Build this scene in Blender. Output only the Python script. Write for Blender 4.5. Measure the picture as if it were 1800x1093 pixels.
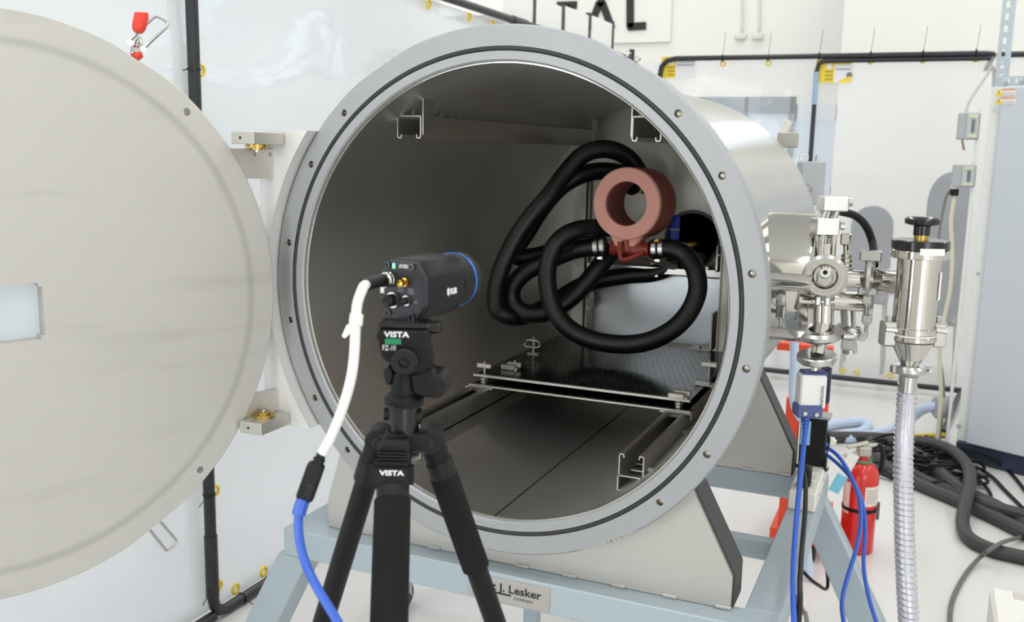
import bpy, bmesh, math, random
from mathutils import Vector, Matrix
from math import sin, cos, pi, radians as R
random.seed(7)
for o in list(bpy.data.objects): bpy.data.objects.remove(o, do_unlink=True)
SC = bpy.context.scene; COL = SC.collection

# ------------------------------------------------------------------ camera
# chamber axis = world Y, flange face = plane y 0, floor at z -1.42
FPX, YAW, PITCH, ROLL = 1662.04, -0.4117, -0.1668, 0.0195
CAM = Vector((0.8782, -1.9148, 0.3291)); H = 1.42
fwd = Vector((sin(YAW)*cos(PITCH), cos(YAW)*cos(PITCH), sin(PITCH)))
r0 = Vector((cos(YAW), -sin(YAW), 0)); u0 = r0.cross(fwd)
rgt = r0*cos(ROLL) + u0*sin(ROLL); upv = -r0*sin(ROLL) + u0*cos(ROLL)
cd = bpy.data.cameras.new('camera'); cam = bpy.data.objects.new('camera', cd); COL.objects.link(cam)
cd.sensor_width = 36; cd.lens = FPX/1800*36; cd.clip_start = .05; cd.clip_end = 100
m = Matrix((rgt, upv, -fwd)).transposed().to_4x4(); m.translation = CAM; cam.matrix_world = m
cd.dof.use_dof = True; cd.dof.focus_distance = 2.0; cd.dof.aperture_fstop = 6.3
SC.camera = cam
def ray(px, py): return rgt*((px-900)/FPX) - upv*((py-546.5)/FPX) + fwd
def at(px, py, d): return CAM + ray(px, py)*d
def on(px, py, ax, val):
    d = ray(px, py); return CAM + d*((val-CAM[ax])/d[ax])
def fl(px, py, z=0): return on(px, py, 2, -H+z)

# ------------------------------------------------------------------ world, lights, exposure
SC.view_settings.view_transform = 'Standard'; SC.view_settings.look = 'None'
SC.view_settings.gamma = 1; SC.view_settings.use_curve_mapping = False
SC.cycles.max_bounces = 14; SC.cycles.glossy_bounces = 8; SC.cycles.transparent_max_bounces = 12
SC.view_settings.exposure = -1.17
w = bpy.data.worlds.new('world'); SC.world = w; w.use_nodes = True
bg = w.node_tree.nodes['Background']; bg.inputs[0].default_value = (.72, .86, 1, 1); bg.inputs[1].default_value = 1.6
def area(name, loc, size, energy, rot, col=(1, 1, 1)):
    l = bpy.data.lights.new(name, 'AREA'); l.shape = 'RECTANGLE'; l.size, l.size_y = size
    l.energy = energy; l.color = col
    o = bpy.data.objects.new(name, l); COL.objects.link(o); o.location = loc; o.rotation_euler = rot
CEIL = 4.2
for x in (-3.6, -.9, 1.8, 4.5):
    for y in (-4.6, -1.6, 1.4, 4.4, 7.4):
        area('ceiling_lamp', (x, y, CEIL-.12), (.32, 1.7), 62, (0, 0, 0), (1, 1, 1))
area('added_fill_right', (4.2, -5.6, .0), (2.6, 2.6), 200, (R(90), 0, 0), (.9, .95, 1))  # added lamp by the front wall, brightens the chamber interior
area('added_fill_left', (-2.6, -5.6, .2), (1.6, 2.2), 195, (R(90), 0, 0), (.9, .95, 1))  # second added lamp, throws a separate band onto the chamber wall

# ------------------------------------------------------------------ materials
def lin(c):
    return tuple(((v/255)/12.92 if v/255 <= .04045 else ((v/255+.055)/1.055)**2.4) for v in c)+(1,)
MATS = {}
def mat(name, col, metal=0, rough=.5, bump=0, scale=60, stretch=None, vary=0, vscale=3, coat=0, emit=0, alpha=1, trans=0, spec=.5, aniso=0):
    if name in MATS: return MATS[name]
    m = bpy.data.materials.new(name); m.use_nodes = True; nt = m.node_tree; b = nt.nodes['Principled BSDF']
    c = lin(col); b.inputs['Base Color'].default_value = c; b.inputs['Metallic'].default_value = metal
    b.inputs['Roughness'].default_value = rough; b.inputs['Coat Weight'].default_value = coat
    b.inputs['Specular IOR Level'].default_value = spec; b.inputs['Transmission Weight'].default_value = trans
    b.inputs['Alpha'].default_value = alpha
    if emit: b.inputs['Emission Color'].default_value = c; b.inputs['Emission Strength'].default_value = emit
    if bump or vary:
        tc = nt.nodes.new('ShaderNodeTexCoord'); mp = nt.nodes.new('ShaderNodeMapping')
        nt.links.new(tc.outputs['Object'], mp.inputs[0])
        if stretch: mp.inputs['Scale'].default_value = stretch
    if bump:
        n = nt.nodes.new('ShaderNodeTexNoise'); n.inputs['Scale'].default_value = scale; n.inputs['Detail'].default_value = 3
        bp = nt.nodes.new('ShaderNodeBump'); bp.inputs['Strength'].default_value = bump; bp.inputs['Distance'].default_value = .002
        nt.links.new(mp.outputs[0], n.inputs[0]); nt.links.new(n.outputs[0], bp.inputs['Height']); nt.links.new(bp.outputs[0], b.inputs['Normal'])
    if vary:
        n = nt.nodes.new('ShaderNodeTexNoise'); n.inputs['Scale'].default_value = vscale; n.inputs['Detail'].default_value = 4
        nt.links.new(tc.outputs['Object'], n.inputs[0])
        mx = nt.nodes.new('ShaderNodeMix'); mx.data_type = 'RGBA'
        mx.inputs['A'].default_value = tuple(v*(1-vary) for v in c[:3])+(1,); mx.inputs['B'].default_value = tuple(min(1, v*(1+vary)) for v in c[:3])+(1,)
        nt.links.new(n.outputs[0], mx.inputs['Factor']); nt.links.new(mx.outputs['Result'], b.inputs['Base Color'])
        mr = nt.nodes.new('ShaderNodeMapRange'); mr.inputs['To Min'].default_value = rough*.85; mr.inputs['To Max'].default_value = min(1, rough*1.2)
        nt.links.new(n.outputs[0], mr.inputs[0]); nt.links.new(mr.outputs[0], b.inputs['Roughness'])
    if aniso:
        tn = nt.nodes.new('ShaderNodeTangent'); tn.direction_type = 'RADIAL'; tn.axis = 'Y'
        b.inputs['Anisotropic'].default_value = aniso; b.inputs['Anisotropic Rotation'].default_value = .25
        nt.links.new(tn.outputs[0], b.inputs['Tangent'])
    MATS[name] = m; return m
FLANGE = mat('machined_aluminium', (168, 170, 172), .85, .52, .12, 400, None, .05, 5)
DOORM = mat('door_aluminium', (203, 201, 196), .6, .62, .1, 500, None, .05, 3)
INNER = mat('brushed_stainless_inside', (230, 228, 223), 1, .31, .25, 300, (1, 3, 1), .03, 2, aniso=.66)
SHELL = mat('brushed_stainless_outside', (200, 199, 196), 1, .2, .04, 200, (1, 4, 1), .05, 2, aniso=.8)
POLISH = mat('polished_stainless', (196, 193, 187), 1, .09, .02, 30)
SATIN = mat('satin_stainless', (186, 185, 182), 1, .28, .06, 200)
DULL = mat('dull_stainless', (178, 176, 170), 1, .42, .2, 150, None, .12, 4)
SADDLE = mat('mill_stainless', (192, 190, 185), .8, .5, .1, 200, None, .07, 3)
PLATE = mat('hinge_plate_aluminium', (222, 221, 219), .3, .45, .1, 300)
BLOCK = mat('hinge_block_aluminium', (196, 194, 186), .8, .4, .2, 300, (1, 1, 8))
EDGE = mat('polished_edge', (170, 178, 186), 1, .22)
PAINT = mat('blue_grey_paint', (166, 179, 186), .1, .4, .05, 100)
BLACKP = mat('black_plastic', (16, 16, 18), 0, .45, .1, 400, spec=.3)
BLACKA = mat('black_anodised', (15, 15, 17), 0, .45, .15, 600, spec=.22)
BLACKG = mat('black_gloss', (14, 15, 18), 0, .2)
FOAM = mat('black_foam', (28, 27, 27), 0, .9, .3, 500, spec=.2)
RUBBER = mat('black_rubber', (17, 17, 19), 0, .42, .2, 250, spec=.4)
ORING = mat('oring_rubber', (38, 39, 43), 0, .45)
PVC = mat('black_pvc', (36, 36, 40), 0, .4)
WHITEP = mat('white_plastic', (232, 231, 228), 0, .4)
OFFW = mat('off_white_plastic', (226, 224, 214), 0, .5)
BLUEC = mat('blue_cable', (48, 92, 190), 0, .4)
BLUEN = mat('navy_plastic', (72, 84, 138), 0, .45)
BLUER = mat('blue_anodised', (40, 110, 190), .6, .3)
BLUEH = mat('blue_valve_handle', (28, 70, 190), 0, .4)
PALEBL = mat('pale_blue_hose', (190, 205, 226), 0, .45)
LBLUE = mat('light_blue_label', (150, 195, 225), 0, .5)
RED = mat('red_paint', (205, 32, 26), 0, .3, coat=.4)
ORANGE = mat('orange_red_paint', (226, 74, 40), 0, .45)
REDGRIP = mat('red_grip', (228, 62, 44), 0, .35)
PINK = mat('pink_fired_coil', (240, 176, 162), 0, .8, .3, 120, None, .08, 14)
PINKD = mat('shaded_coil_winding', (150, 88, 74), 0, .75, .3, 120)  # darker copy of the pink, shade of the less lit side in the colour
REDV = mat('red_dipped_rubber', (150, 50, 38), 0, .38, .4, 40, None, .2, 18)
BRASS = mat('brass', (200, 160, 70), 1, .25)
BRONZE = mat('bronze', (190, 160, 90), 1, .3)
YELLOW = mat('yellow_print', (238, 208, 60), 0, .5)
ORANGEP = mat('orange_print', (225, 150, 60), 0, .5)
GREYC = mat('grey_cable', (125, 125, 122), 0, .5)
CABM = mat('cabinet_grey_enamel', (193, 200, 206), 0, .45, .05, 200)
PLINTH = mat('cabinet_navy_plinth', (44, 52, 72), 0, .45)
GREYB = mat('grey_enamel_box', (168, 172, 176), 0, .45)
CHAIRM = mat('chair_grey', (112, 116, 124), 0, .6)
GALV = mat('galvanised_strut', (196, 206, 212), .9, .35, .2, 60)
FLOORM = mat('white_epoxy', (218, 216, 213), 0, .2, .04, 6, None, .02, 1.2, spec=.5)
WALLM = mat('cream_wall_paint', (240, 239, 233), 0, .8, .03, 40)
CEILM = mat('white_ceiling_paint', (225, 226, 226), 0, .85)
LETTER = mat('black_letters', (40, 40, 40), 0, .6)
BANNER = mat('white_banner', (240, 239, 232), 0, .6)
WHITEINK = mat('white_ink', (235, 235, 235), 0, .5)
DARKINK = mat('dark_ink', (30, 32, 40), 0, .5)
GREENV = mat('green_level_vial', (30, 130, 90), 0, .2)
MIDBL = mat('black_sheet', (13, 14, 16), 0, .14, .05, 300, spec=.25)
HOLE = mat('hole_dark', (25, 25, 25), .5, .5)
SHEETW = mat('white_sheet_box', (244, 244, 240), 0, .5)
LEDB = mat('blue_lit_led', (110, 190, 255), 0, .4, emit=5)
LEDG = mat('green_lit_led', (110, 235, 80), 0, .4, emit=4)
AMBER = mat('amber_film', (170, 120, 30), 0, .25)
GASKET = mat('white_gasket', (228, 229, 227), 0, .5)

def curtain_mat(name, fac, tint):
    m = bpy.data.materials.new(name); m.use_nodes = True; nt = m.node_tree; b = nt.nodes['Principled BSDF']
    b.inputs['Base Color'].default_value = lin(tint); b.inputs['Roughness'].default_value = .08
    b.inputs['Specular IOR Level'].default_value = .9; b.inputs['Coat Weight'].default_value = .7; b.inputs['Coat Roughness'].default_value = .04
    t = nt.nodes.new('ShaderNodeBsdfTransparent'); t.inputs[0].default_value = (.97, .98, 1, 1)
    mx = nt.nodes.new('ShaderNodeMixShader'); mx.inputs[0].default_value = fac
    nt.links.new(t.outputs[0], mx.inputs[1]); nt.links.new(b.outputs[0], mx.inputs[2])
    nt.links.new(mx.outputs[0], nt.nodes['Material Output'].inputs[0])
    tc = nt.nodes.new('ShaderNodeTexCoord'); n = nt.nodes.new('ShaderNodeTexNoise'); n.inputs['Scale'].default_value = 2.2; n.inputs['Detail'].default_value = 3
    bp = nt.nodes.new('ShaderNodeBump'); bp.inputs['Strength'].default_value = .1; bp.inputs['Distance'].default_value = .05
    nt.links.new(tc.outputs['Object'], n.inputs[0]); nt.links.new(n.outputs[0], bp.inputs['Height'])
    nt.links.new(bp.outputs[0], b.inputs['Normal']); nt.links.new(bp.outputs[0], b.inputs['Coat Normal'])
    return m
CURT_L = curtain_mat('clear_vinyl_left', .62, (238, 245, 255))
CURT_B = curtain_mat('clear_vinyl_back', .3, (246, 247, 248))
def glass_mat(name, tint, fac):
    m = bpy.data.materials.new(name); m.use_nodes = True; nt = m.node_tree; b = nt.nodes['Principled BSDF']
    b.inputs['Base Color'].default_value = lin(tint); b.inputs['Roughness'].default_value = .03; b.inputs['Specular IOR Level'].default_value = .8
    t = nt.nodes.new('ShaderNodeBsdfTransparent'); mx = nt.nodes.new('ShaderNodeMixShader'); mx.inputs[0].default_value = fac
    nt.links.new(t.outputs[0], mx.inputs[1]); nt.links.new(b.outputs[0], mx.inputs[2]); nt.links.new(mx.outputs[0], nt.nodes['Material Output'].inputs[0])
    return m
GLASS = glass_mat('clear_glass', (220, 232, 240), .3)
# door metal gets its o-ring witness mark and smears
def door_marks(m):
    nt = m.node_tree; b = nt.nodes['Principled BSDF']; src = b.inputs['Base Color'].links[0].from_socket
    tc = nt.nodes.new('ShaderNodeTexCoord'); L = nt.nodes.new('ShaderNodeVectorMath'); L.operation = 'LENGTH'
    nt.links.new(tc.outputs['Object'], L.inputs[0])
    nz = nt.nodes.new('ShaderNodeTexNoise'); nz.inputs['Scale'].default_value = 4
    nt.links.new(tc.outputs['Object'], nz.inputs[0])
    cr = nt.nodes.new('ShaderNodeValToRGB'); e = cr.color_ramp.elements
    for p, v in ((.525, 1), (.534, .86), (.541, .8), (.547, .93), (.552, 1)):
        x = cr.color_ramp.elements.new(p); x.color = (v, v, v, 1)
    e = cr.color_ramp.elements; e[0].color = (1, 1, 1, 1); e[-1].color = (1, 1, 1, 1)
    nt.links.new(L.outputs['Value'], cr.inputs[0])
    mx = nt.nodes.new('ShaderNodeMix'); mx.data_type = 'RGBA'; mx.blend_type = 'MULTIPLY'; mx.inputs['Factor'].default_value = 1
    nt.links.new(src, mx.inputs['A']); nt.links.new(cr.outputs[0], mx.inputs['B'])
    mp = nt.nodes.new('ShaderNodeMapping'); mp.inputs['Scale'].default_value = (1.2, 1.2, 9)
    nt.links.new(tc.outputs['Object'], mp.inputs[0]); n2 = nt.nodes.new('ShaderNodeTexNoise'); n2.inputs['Scale'].default_value = 1.6; n2.inputs['Detail'].default_value = 5
    nt.links.new(mp.outputs[0], n2.inputs[0]); mr = nt.nodes.new('ShaderNodeMapRange')
    mr.inputs['From Min'].default_value = .58; mr.inputs['From Max'].default_value = .75; mr.inputs['To Min'].default_value = 1; mr.inputs['To Max'].default_value = .9
    nt.links.new(n2.outputs[0], mr.inputs[0]); m2 = nt.nodes.new('ShaderNodeMix'); m2.data_type = 'RGBA'; m2.blend_type = 'MULTIPLY'; m2.inputs['Factor'].default_value = 1
    nt.links.new(mx.outputs['Result'], m2.inputs['A']); nt.links.new(mr.outputs[0], m2.inputs['B']); nt.links.new(m2.outputs['Result'], b.inputs['Base Color'])
door_marks(DOORM)

# ------------------------------------------------------------------ mesh helpers
X, Y, Z = Vector((1, 0, 0)), Vector((0, 1, 0)), Vector((0, 0, 1))
def V(*a): return Vector(a)
def basis(axis, ref=None):
    w_ = axis.normalized(); ref = ref or (Z if abs(w_.z) < .9 else X)
    u_ = (ref - w_*ref.dot(w_)).normalized(); return u_, w_.cross(u_), w_
class MB:
    def __init__(s): s.bm = bmesh.new()
    def box(s, c, size, bev=0, ax=None, seg=1):
        """box centred at c, size along axes ax (u,v,w)"""
        u, v, w_ = ax or (X, Y, Z); tmp = bmesh.new(); bmesh.ops.create_cube(tmp, size=1)
        for k in tmp.verts: k.co = Vector((k.co.x*size[0], k.co.y*size[1], k.co.z*size[2]))
        if bev: bmesh.ops.bevel(tmp, geom=list(tmp.edges), offset=bev, segments=seg, affect='EDGES', clamp_overlap=True)
        for k in tmp.verts: k.co = c + u*k.co.x + v*k.co.y + w_*k.co.z
        return s._add(tmp)
    def _add(s, tmp):
        me = bpy.data.meshes.new('t'); bmesh.ops.recalc_face_normals(tmp, faces=list(tmp.faces)); tmp.to_mesh(me); tmp.free(); s.bm.from_mesh(me); bpy.data.meshes.remove(me); return s
    def b2(s, lo, hi, bev=0):
        lo, hi = Vector(lo), Vector(hi); return s.box((lo+hi)/2, hi-lo, bev)
    def lathe(s, prof, o, axis, n=32, closed=False, rf=None, ref=None):
        u, v, w_ = basis(axis, ref); tmp = bmesh.new(); rings = []
        for (r, h) in prof:
            if r < 1e-6: rings.append([tmp.verts.new(o+w_*h)])
            else:
                ring = []
                for i in range(n):
                    t = 2*pi*i/n; rr = rf(r, t) if rf else r
                    ring.append(tmp.verts.new(o+w_*h+u*(rr*cos(t))+v*(rr*sin(t))))
                rings.append(ring)
        pr = list(zip(rings, rings[1:])) + ([(rings[-1], rings[0])] if closed else [])
        for a, b in pr:
            if len(a) == 1 and len(b) == 1: continue
            for i in range(n):
                j = (i+1) % n
                if len(a) == 1: tmp.faces.new((a[0], b[i], b[j]))
                elif len(b) == 1: tmp.faces.new((a[i], a[j], b[0]))
                else: tmp.faces.new((a[i], a[j], b[j], b[i]))
        if not closed:
            for rg in (rings[0], rings[-1]):
                if len(rg) > 1: tmp.faces.new(rg)
        return s._add(tmp)
    def cyl(s, a, b, r, r2=None, n=20, ch=0):
        a, b = Vector(a), Vector(b); L = (b-a).length; r2 = r if r2 is None else r2
        p = [(r, 0), (r2, L)] if not ch else [(r-ch, 0), (r, ch), (r2, L-ch), (r2-ch, L)]
        return s.lathe(p, a, b-a, n)
    def ring(s, c, axis, ri, ro, h, n=32, ch=0):
        c0 = Vector(c)-axis.normalized()*h/2
        p = [(ri, 0), (ro-ch, 0), (ro, ch), (ro, h-ch), (ro-ch, h), (ri, h)] if ch else [(ri, 0), (ro, 0), (ro, h), (ri, h)]
        return s.lathe(p, c0, axis, n, closed=True)
    def torus(s, c, axis, Rm, r, n=96, k=10):
        return s.lathe([(Rm+r*cos(2*pi*i/k), r*sin(2*pi*i/k)) for i in range(k)], Vector(c), axis, n, closed=True)
    def prism(s, poly, o, u, v, t, bev=0):
        """poly in (u,v) at o, extruded along u x v by t"""
        w_ = u.cross(v).normalized(); tmp = bmesh.new()
        a = [tmp.verts.new(o+u*p[0]+v*p[1]) for p in poly]; b = [tmp.verts.new(o+u*p[0]+v*p[1]+w_*t) for p in poly]
        n = len(poly); tmp.faces.new(a); tmp.faces.new(b[::-1])
        for i in range(n): tmp.faces.new((a[i], b[i], b[(i+1) % n], a[(i+1) % n]))
        if bev: bmesh.ops.bevel(tmp, geom=list(tmp.edges), offset=bev, segments=1, affect='EDGES', clamp_overlap=True)
        return s._add(tmp)
    def sheet(s, line, th, o, u, v, L):
        """thin bent sheet: polyline in (u,v), thickness th, extruded along u x v by L"""
        left, right = [], []
        for i, p in enumerate(line):
            p = Vector(p); d1 = (p-Vector(line[i-1])).normalized() if i else None
            d2 = (Vector(line[i+1])-p).normalized() if i < len(line)-1 else None
            d = ((d1 or d2)+(d2 or d1)).normalized(); nrm = Vector((-d.y, d.x)); q = d1 or d2
            k = th/2/max(.4, nrm.dot(Vector((-q.y, q.x)))); left.append(p+nrm*k); right.append(p-nrm*k)
        return s.prism([tuple(p) for p in left+right[::-1]], o, u, v, L)
    def tube(s, pts, r, n=10, sub=6, rf=None, close=False):
        P = [Vector(p) for p in pts]
        if sub > 1 and len(P) > 2:
            Q = []; m_ = len(P)
            for i in range(m_ if close else m_-1):
                p0, p1, p2, p3 = (P[(i-1) % m_], P[i], P[(i+1) % m_], P[(i+2) % m_]) if close else (P[max(i-1, 0)], P[i], P[i+1], P[min(i+2, m_-1)])
                for k in range(sub):
                    t = k/sub; Q.append(.5*((2*p1)+(p2-p0)*t+(2*p0-5*p1+4*p2-p3)*t*t+(3*p1-p0-3*p2+p3)*t**3))
            if not close: Q.append(P[-1])
            P = Q
        tmp = bmesh.new(); rings = []; nrm = None; m_ = len(P)
        for i, p in enumerate(P):
            t = ((P[(i+1) % m_]-P[i-1]) if close else (P[min(i+1, m_-1)]-P[max(i-1, 0)])).normalized()
            if nrm is None: nrm = basis(t)[0]
            nrm = (nrm-t*nrm.dot(t)).normalized(); bn = t.cross(nrm)
            rr = rf(i, m_)*r if rf else r
            rings.append([tmp.verts.new(p+(nrm*cos(2*pi*k/n)+bn*sin(2*pi*k/n))*rr) for k in range(n)])
        pr = list(zip(rings, rings[1:])) + ([(rings[-1], rings[0])] if close else [])
        for a, b in pr:
            for k in range(n): tmp.faces.new((a[k], a[(k+1) % n], b[(k+1) % n], b[k]))
        if not close: tmp.faces.new(rings[0]); tmp.faces.new(rings[-1])
        return s._add(tmp)
    def ball(s, c, r, n=12, sz=1):
        return s.lathe([(r*sin(pi*i/8) if 0 < i < 8 else 0, -r*sz*cos(pi*i/8)) for i in range(9)], Vector(c), Z, n)
def obj(name, mb, m, parent=None, label=None, kind=None, ang=35):
    me = bpy.data.meshes.new(name); bm = mb.bm
    org = Vector((0, 0, 0)); par = parent
    while par is not None: org = org+par.location; par = par.parent
    own = Vector((0, 0, 0))
    if parent is None and kind != 'structure':
        vs = [v.co for v in bm.verts]; lo = Vector([min(v[i] for v in vs) for i in range(3)]); hi = Vector([max(v[i] for v in vs) for i in range(3)])
        own = Vector(((lo.x+hi.x)/2, (lo.y+hi.y)/2, lo.z))
    bmesh.ops.translate(bm, verts=list(bm.verts), vec=-(org+own))
    for f in bm.faces: f.smooth = True
    bm.to_mesh(me); bm.free(); me.set_sharp_from_angle(angle=R(ang)); me.materials.append(m)
    o = bpy.data.objects.new(name, me); COL.objects.link(o); o.location = own
    if parent is not None: o.parent = parent
    if label: o['label'] = label
    if kind: o['kind'] = kind
    return o
def thing(name, label, cat, loc, group=None):
    o = bpy.data.objects.new(name, None); COL.objects.link(o); o.location = loc; o.empty_display_size = .05
    o['label'] = label; o['category'] = cat
    if group: o['group'] = group
    return o
def tag(o, label, cat, group=None):
    o['label'] = label; o['category'] = cat
    if group: o['group'] = group
    return o
def text(name, s, o, u, v, h, m, parent, wid=None, dep=.0006, bold=0):
    """flat lettering: left baseline o, reading along u, up v, cap height h"""
    cu = bpy.data.curves.new(name, 'FONT'); cu.body = s; cu.size = h/.7; cu.extrude = dep; cu.offset = bold; cu.resolution_u = 3
    t = bpy.data.objects.new(name, cu); COL.objects.link(t); bpy.context.view_layer.update()
    me = bpy.data.meshes.new_from_object(t.evaluated_get(bpy.context.evaluated_depsgraph_get()))
    bpy.data.objects.remove(t, do_unlink=True)
    mb = MB(); mb.bm.from_mesh(me); bpy.data.meshes.remove(me)
    xs = [k.co.x for k in mb.bm.verts] or [0]; sx = wid/(max(xs)-min(xs)) if wid else 1; x0 = min(xs) if wid else 0
    w_ = u.cross(v).normalized()
    for k in mb.bm.verts: k.co = o+u*((k.co.x-x0)*sx)+v*k.co.y+w_*k.co.z
    return obj(name, mb, m, parent)
def bolt_hex(mb, c, axis, r, h): mb.lathe([(r, 0), (r, h*.85), (r*.85, h)], Vector(c), axis, 6); return mb

# ================================================================== SETTING
def st(name, mb, m, parent=None): return obj(name, mb, m, parent, kind='structure')
YB = 9.0
st('floor', MB().b2((-6.2, -5.7, -H-.1), (6.2, YB+.2, -H)), FLOORM)
st('ceiling', MB().b2((-6.2, -5.7, CEIL), (6.2, YB+.2, CEIL+.1)), CEILM)
st('wall_left', MB().b2((-6.2, -5.7, -H), (-6.05, YB+.2, CEIL)), WALLM)
st('wall_right', MB().b2((6.05, -5.7, -H), (6.2, YB+.2, CEIL)), WALLM)
st('wall_front', MB().b2((-6.2, -5.85, -H), (6.2, -5.7, CEIL)), WALLM)
# back wall, left stretch with window and door openings; the right stretch stands further forward
wb = MB(); W0, W1 = (-1.62, .05, -.55, .98), (-.62, -H, -.04, .9)
wb.b2((-6.05, YB, -H), (W0[0], YB+.12, CEIL)); wb.b2((W0[0], YB, -H), (W0[2], YB+.12, W0[1]))
wb.b2((W0[0], YB, W0[3]), (W0[2], YB+.12, CEIL)); wb.b2((W0[2], YB, .9), (.6, YB+.12, CEIL)); wb.b2((-.04, YB, -H), (.6, YB+.12, .9))
wb.b2((W0[2], YB, -H), (W1[0]+.02, YB+.12, .9))
st('wall_back', wb, WALLM)
st('wall_back_right', MB().b2((-.02, YB-1.1, -H), (6.05, YB-.9, CEIL)), WALLM)
LIT = mat('glow_pane_shell', (215, 230, 250), 0, .3, emit=11); LIT2 = mat('glow_pane_curtain', (205, 226, 252), 0, .3, emit=4)  # emissive panels, added for highlights on shell and curtain
def glow_grid(name, x0, x1, z0, z1, y, n, m_):  # framed grid of added glowing panels
    f = MB(); nx = n
    for i in range(nx+1): xx = x0+(x1-x0)*i/nx; f.b2((xx-.03, y-.05, z0), (xx+.03, y, z1))
    for zz in (z0, (z0+z1)/2, z1): f.b2((x0, y-.05, zz-.03), (x1, y, zz+.03))
    w_ = st(name, f, DULL)
    for i in range(nx): st('pane', MB().b2((x0+(x1-x0)*i/nx+.03, y-.02, z0+.03), (x0+(x1-x0)*(i+1)/nx-.03, y-.01, z1-.03)), m_, w_)
glow_grid('added_glow_shell', .45, 1.2, 2.1, 2.9, YB-1.1, 1, LIT)  # added out of view for the highlight band on the shell
glow_grid('added_glow_curtain_low', 2.9, 5.8, 1.3, 1.75, YB-1.1, 4, LIT2); glow_grid('added_glow_curtain_high', 2.9, 5.8, 2.2, 2.6, YB-1.1, 4, LIT2)  # added out of view, reflected as bright streaks in the left curtain
wd = MB()
for a, b in (((-1.62, .05), (-1.56, .98)), ((-.61, .05), (-.55, .98)), ((-1.62, .05), (-.55, .11)), ((-1.62, .8), (-.55, .98)), ((-1.1, .05), (-1.06, .98))):
    wd.b2((a[0], YB-.02, a[1]), (b[0], YB+.06, b[1]))
w1 = st('window_1', wd, mat('grey_window_frame', (112, 128, 142), .2, .5)); st('pane', MB().b2((-1.6, YB+.02, .07), (-.57, YB+.03, .96)), GLASS, w1)
dd = MB(); DW = mat('white_door_leaf', (226, 230, 234), 0, .5)
dd.b2((-.62, YB, -H), (-.53, YB+.05, .9)); dd.b2((-.13, YB, -H), (-.04, YB+.05, .9)); dd.b2((-.62, YB, .72), (-.04, YB+.05, .9)); dd.b2((-.62, YB, -H), (-.04, YB+.05, -.35)); dd.b2((-.62, YB, -.05), (-.04, YB+.05, .02))
d1 = st('door_1', dd, DW); st('pane', MB().b2((-.54, YB+.02, .01), (-.12, YB+.03, .73)), GLASS, d1); st('pane', MB().b2((-.54, YB+.02, -.36), (-.12, YB+.03, -.04)), GLASS, d1)
st('door_handle', MB().cyl((-.17, YB-.05, -.4), (-.08, YB-.05, -.4), .015), DULL, d1)

# ================================================================== VACUUM CHAMBER
RF, RO, RI, RS = .6, .549, .522, .538
def flat_rf(angles, ref_fix):
    def rf(r, t):
        if r < .585: return r
        a = ref_fix(t)
        for k in angles:
            d = (a-k+pi) % (2*pi)-pi
            if abs(d) < R(9): return min(r, .5945/cos(d))
        return r
    return rf
ch = thing('vacuum_chamber', 'open horizontal stainless vacuum chamber with thick bolted flange on a blue-grey frame', 'vacuum chamber', (0, .75, -.65))
# lathe about +Y: basis(Y) -> u = Z, v = Y x Z = X ; t measured from Z towards X ; angle from X = pi/2 - t
frf = flat_rf([R(61), R(119), R(-61), R(-119)], lambda t: pi/2-t)
fm = MB().lathe([(RI+.004, .0), (RO-.0052, 0), (RO-.0052, .006), (RO+.0052, .006), (RO+.0052, 0), (RF-.003, 0), (RF, .003), (RF, .048), (RF-.003, .051), (RI, .051), (RI, .004)], V(0, 0, 0), Y, 256, closed=True, rf=frf)
fo = obj('flange', fm, FLANGE, ch)
ANG = [9.8, 30.4, 45.9]; angs = [a for k in ANG for a in (k, -k, 180-k, 180+k)]
def drill(o, cutter):
    """subtract the cutter mesh and keep the result as plain mesh"""
    c = obj('cutter', cutter, HOLE); md = o.modifiers.new('drill', 'BOOLEAN'); md.object = c; md.operation = 'DIFFERENCE'; md.solver = 'EXACT'
    bpy.context.view_layer.update()
    me = bpy.data.meshes.new_from_object(o.evaluated_get(bpy.context.evaluated_depsgraph_get()))
    o.modifiers.clear(); old = o.data; o.data = me; me.name = old.name; bpy.data.meshes.remove(old); bpy.data.objects.remove(c, do_unlink=True)
    me.set_sharp_from_angle(angle=R(35))
cu = MB()
for a in angs: cu.cyl((.573*cos(R(a)), -.01, .573*sin(R(a))), (.573*cos(R(a)), .03, .573*sin(R(a))), .0088, n=18)
drill(fo, cu)
for a in angs:
    p = V(.573*cos(R(a)), 0, .573*sin(R(a)))
    obj('threaded_insert', MB().lathe([(.0086, .0005), (.0086, .029), (0, .029), (0, .022), (.0052, .020), (.0054, .006), (.0075, .0015), (.0080, .0005)], p, Y, 18, closed=True), POLISH, ch)
obj('o_ring', MB().torus((0, .0026, 0), Y, RO, .0046, 200, 10), ORING, ch, 'black rubber o-ring in the flange groove')
sh = MB().lathe([(RI, .0505), (RS, .0505), (RS, 1.50), (RS-.02, 1.525), (RI, 1.525)], V(0, 0, 0), Y, 160, closed=True)
obj('shell', sh, SHELL, ch, 'brushed stainless outer shell')
obj('liner', MB().lathe([(RI-.0015, .012), (RI+.001, .012), (RI+.001, 1.498), (RI-.0015, 1.498)], V(0, 0, 0), Y, 160, closed=True), INNER, ch, 'dull brushed inner wall')
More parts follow.
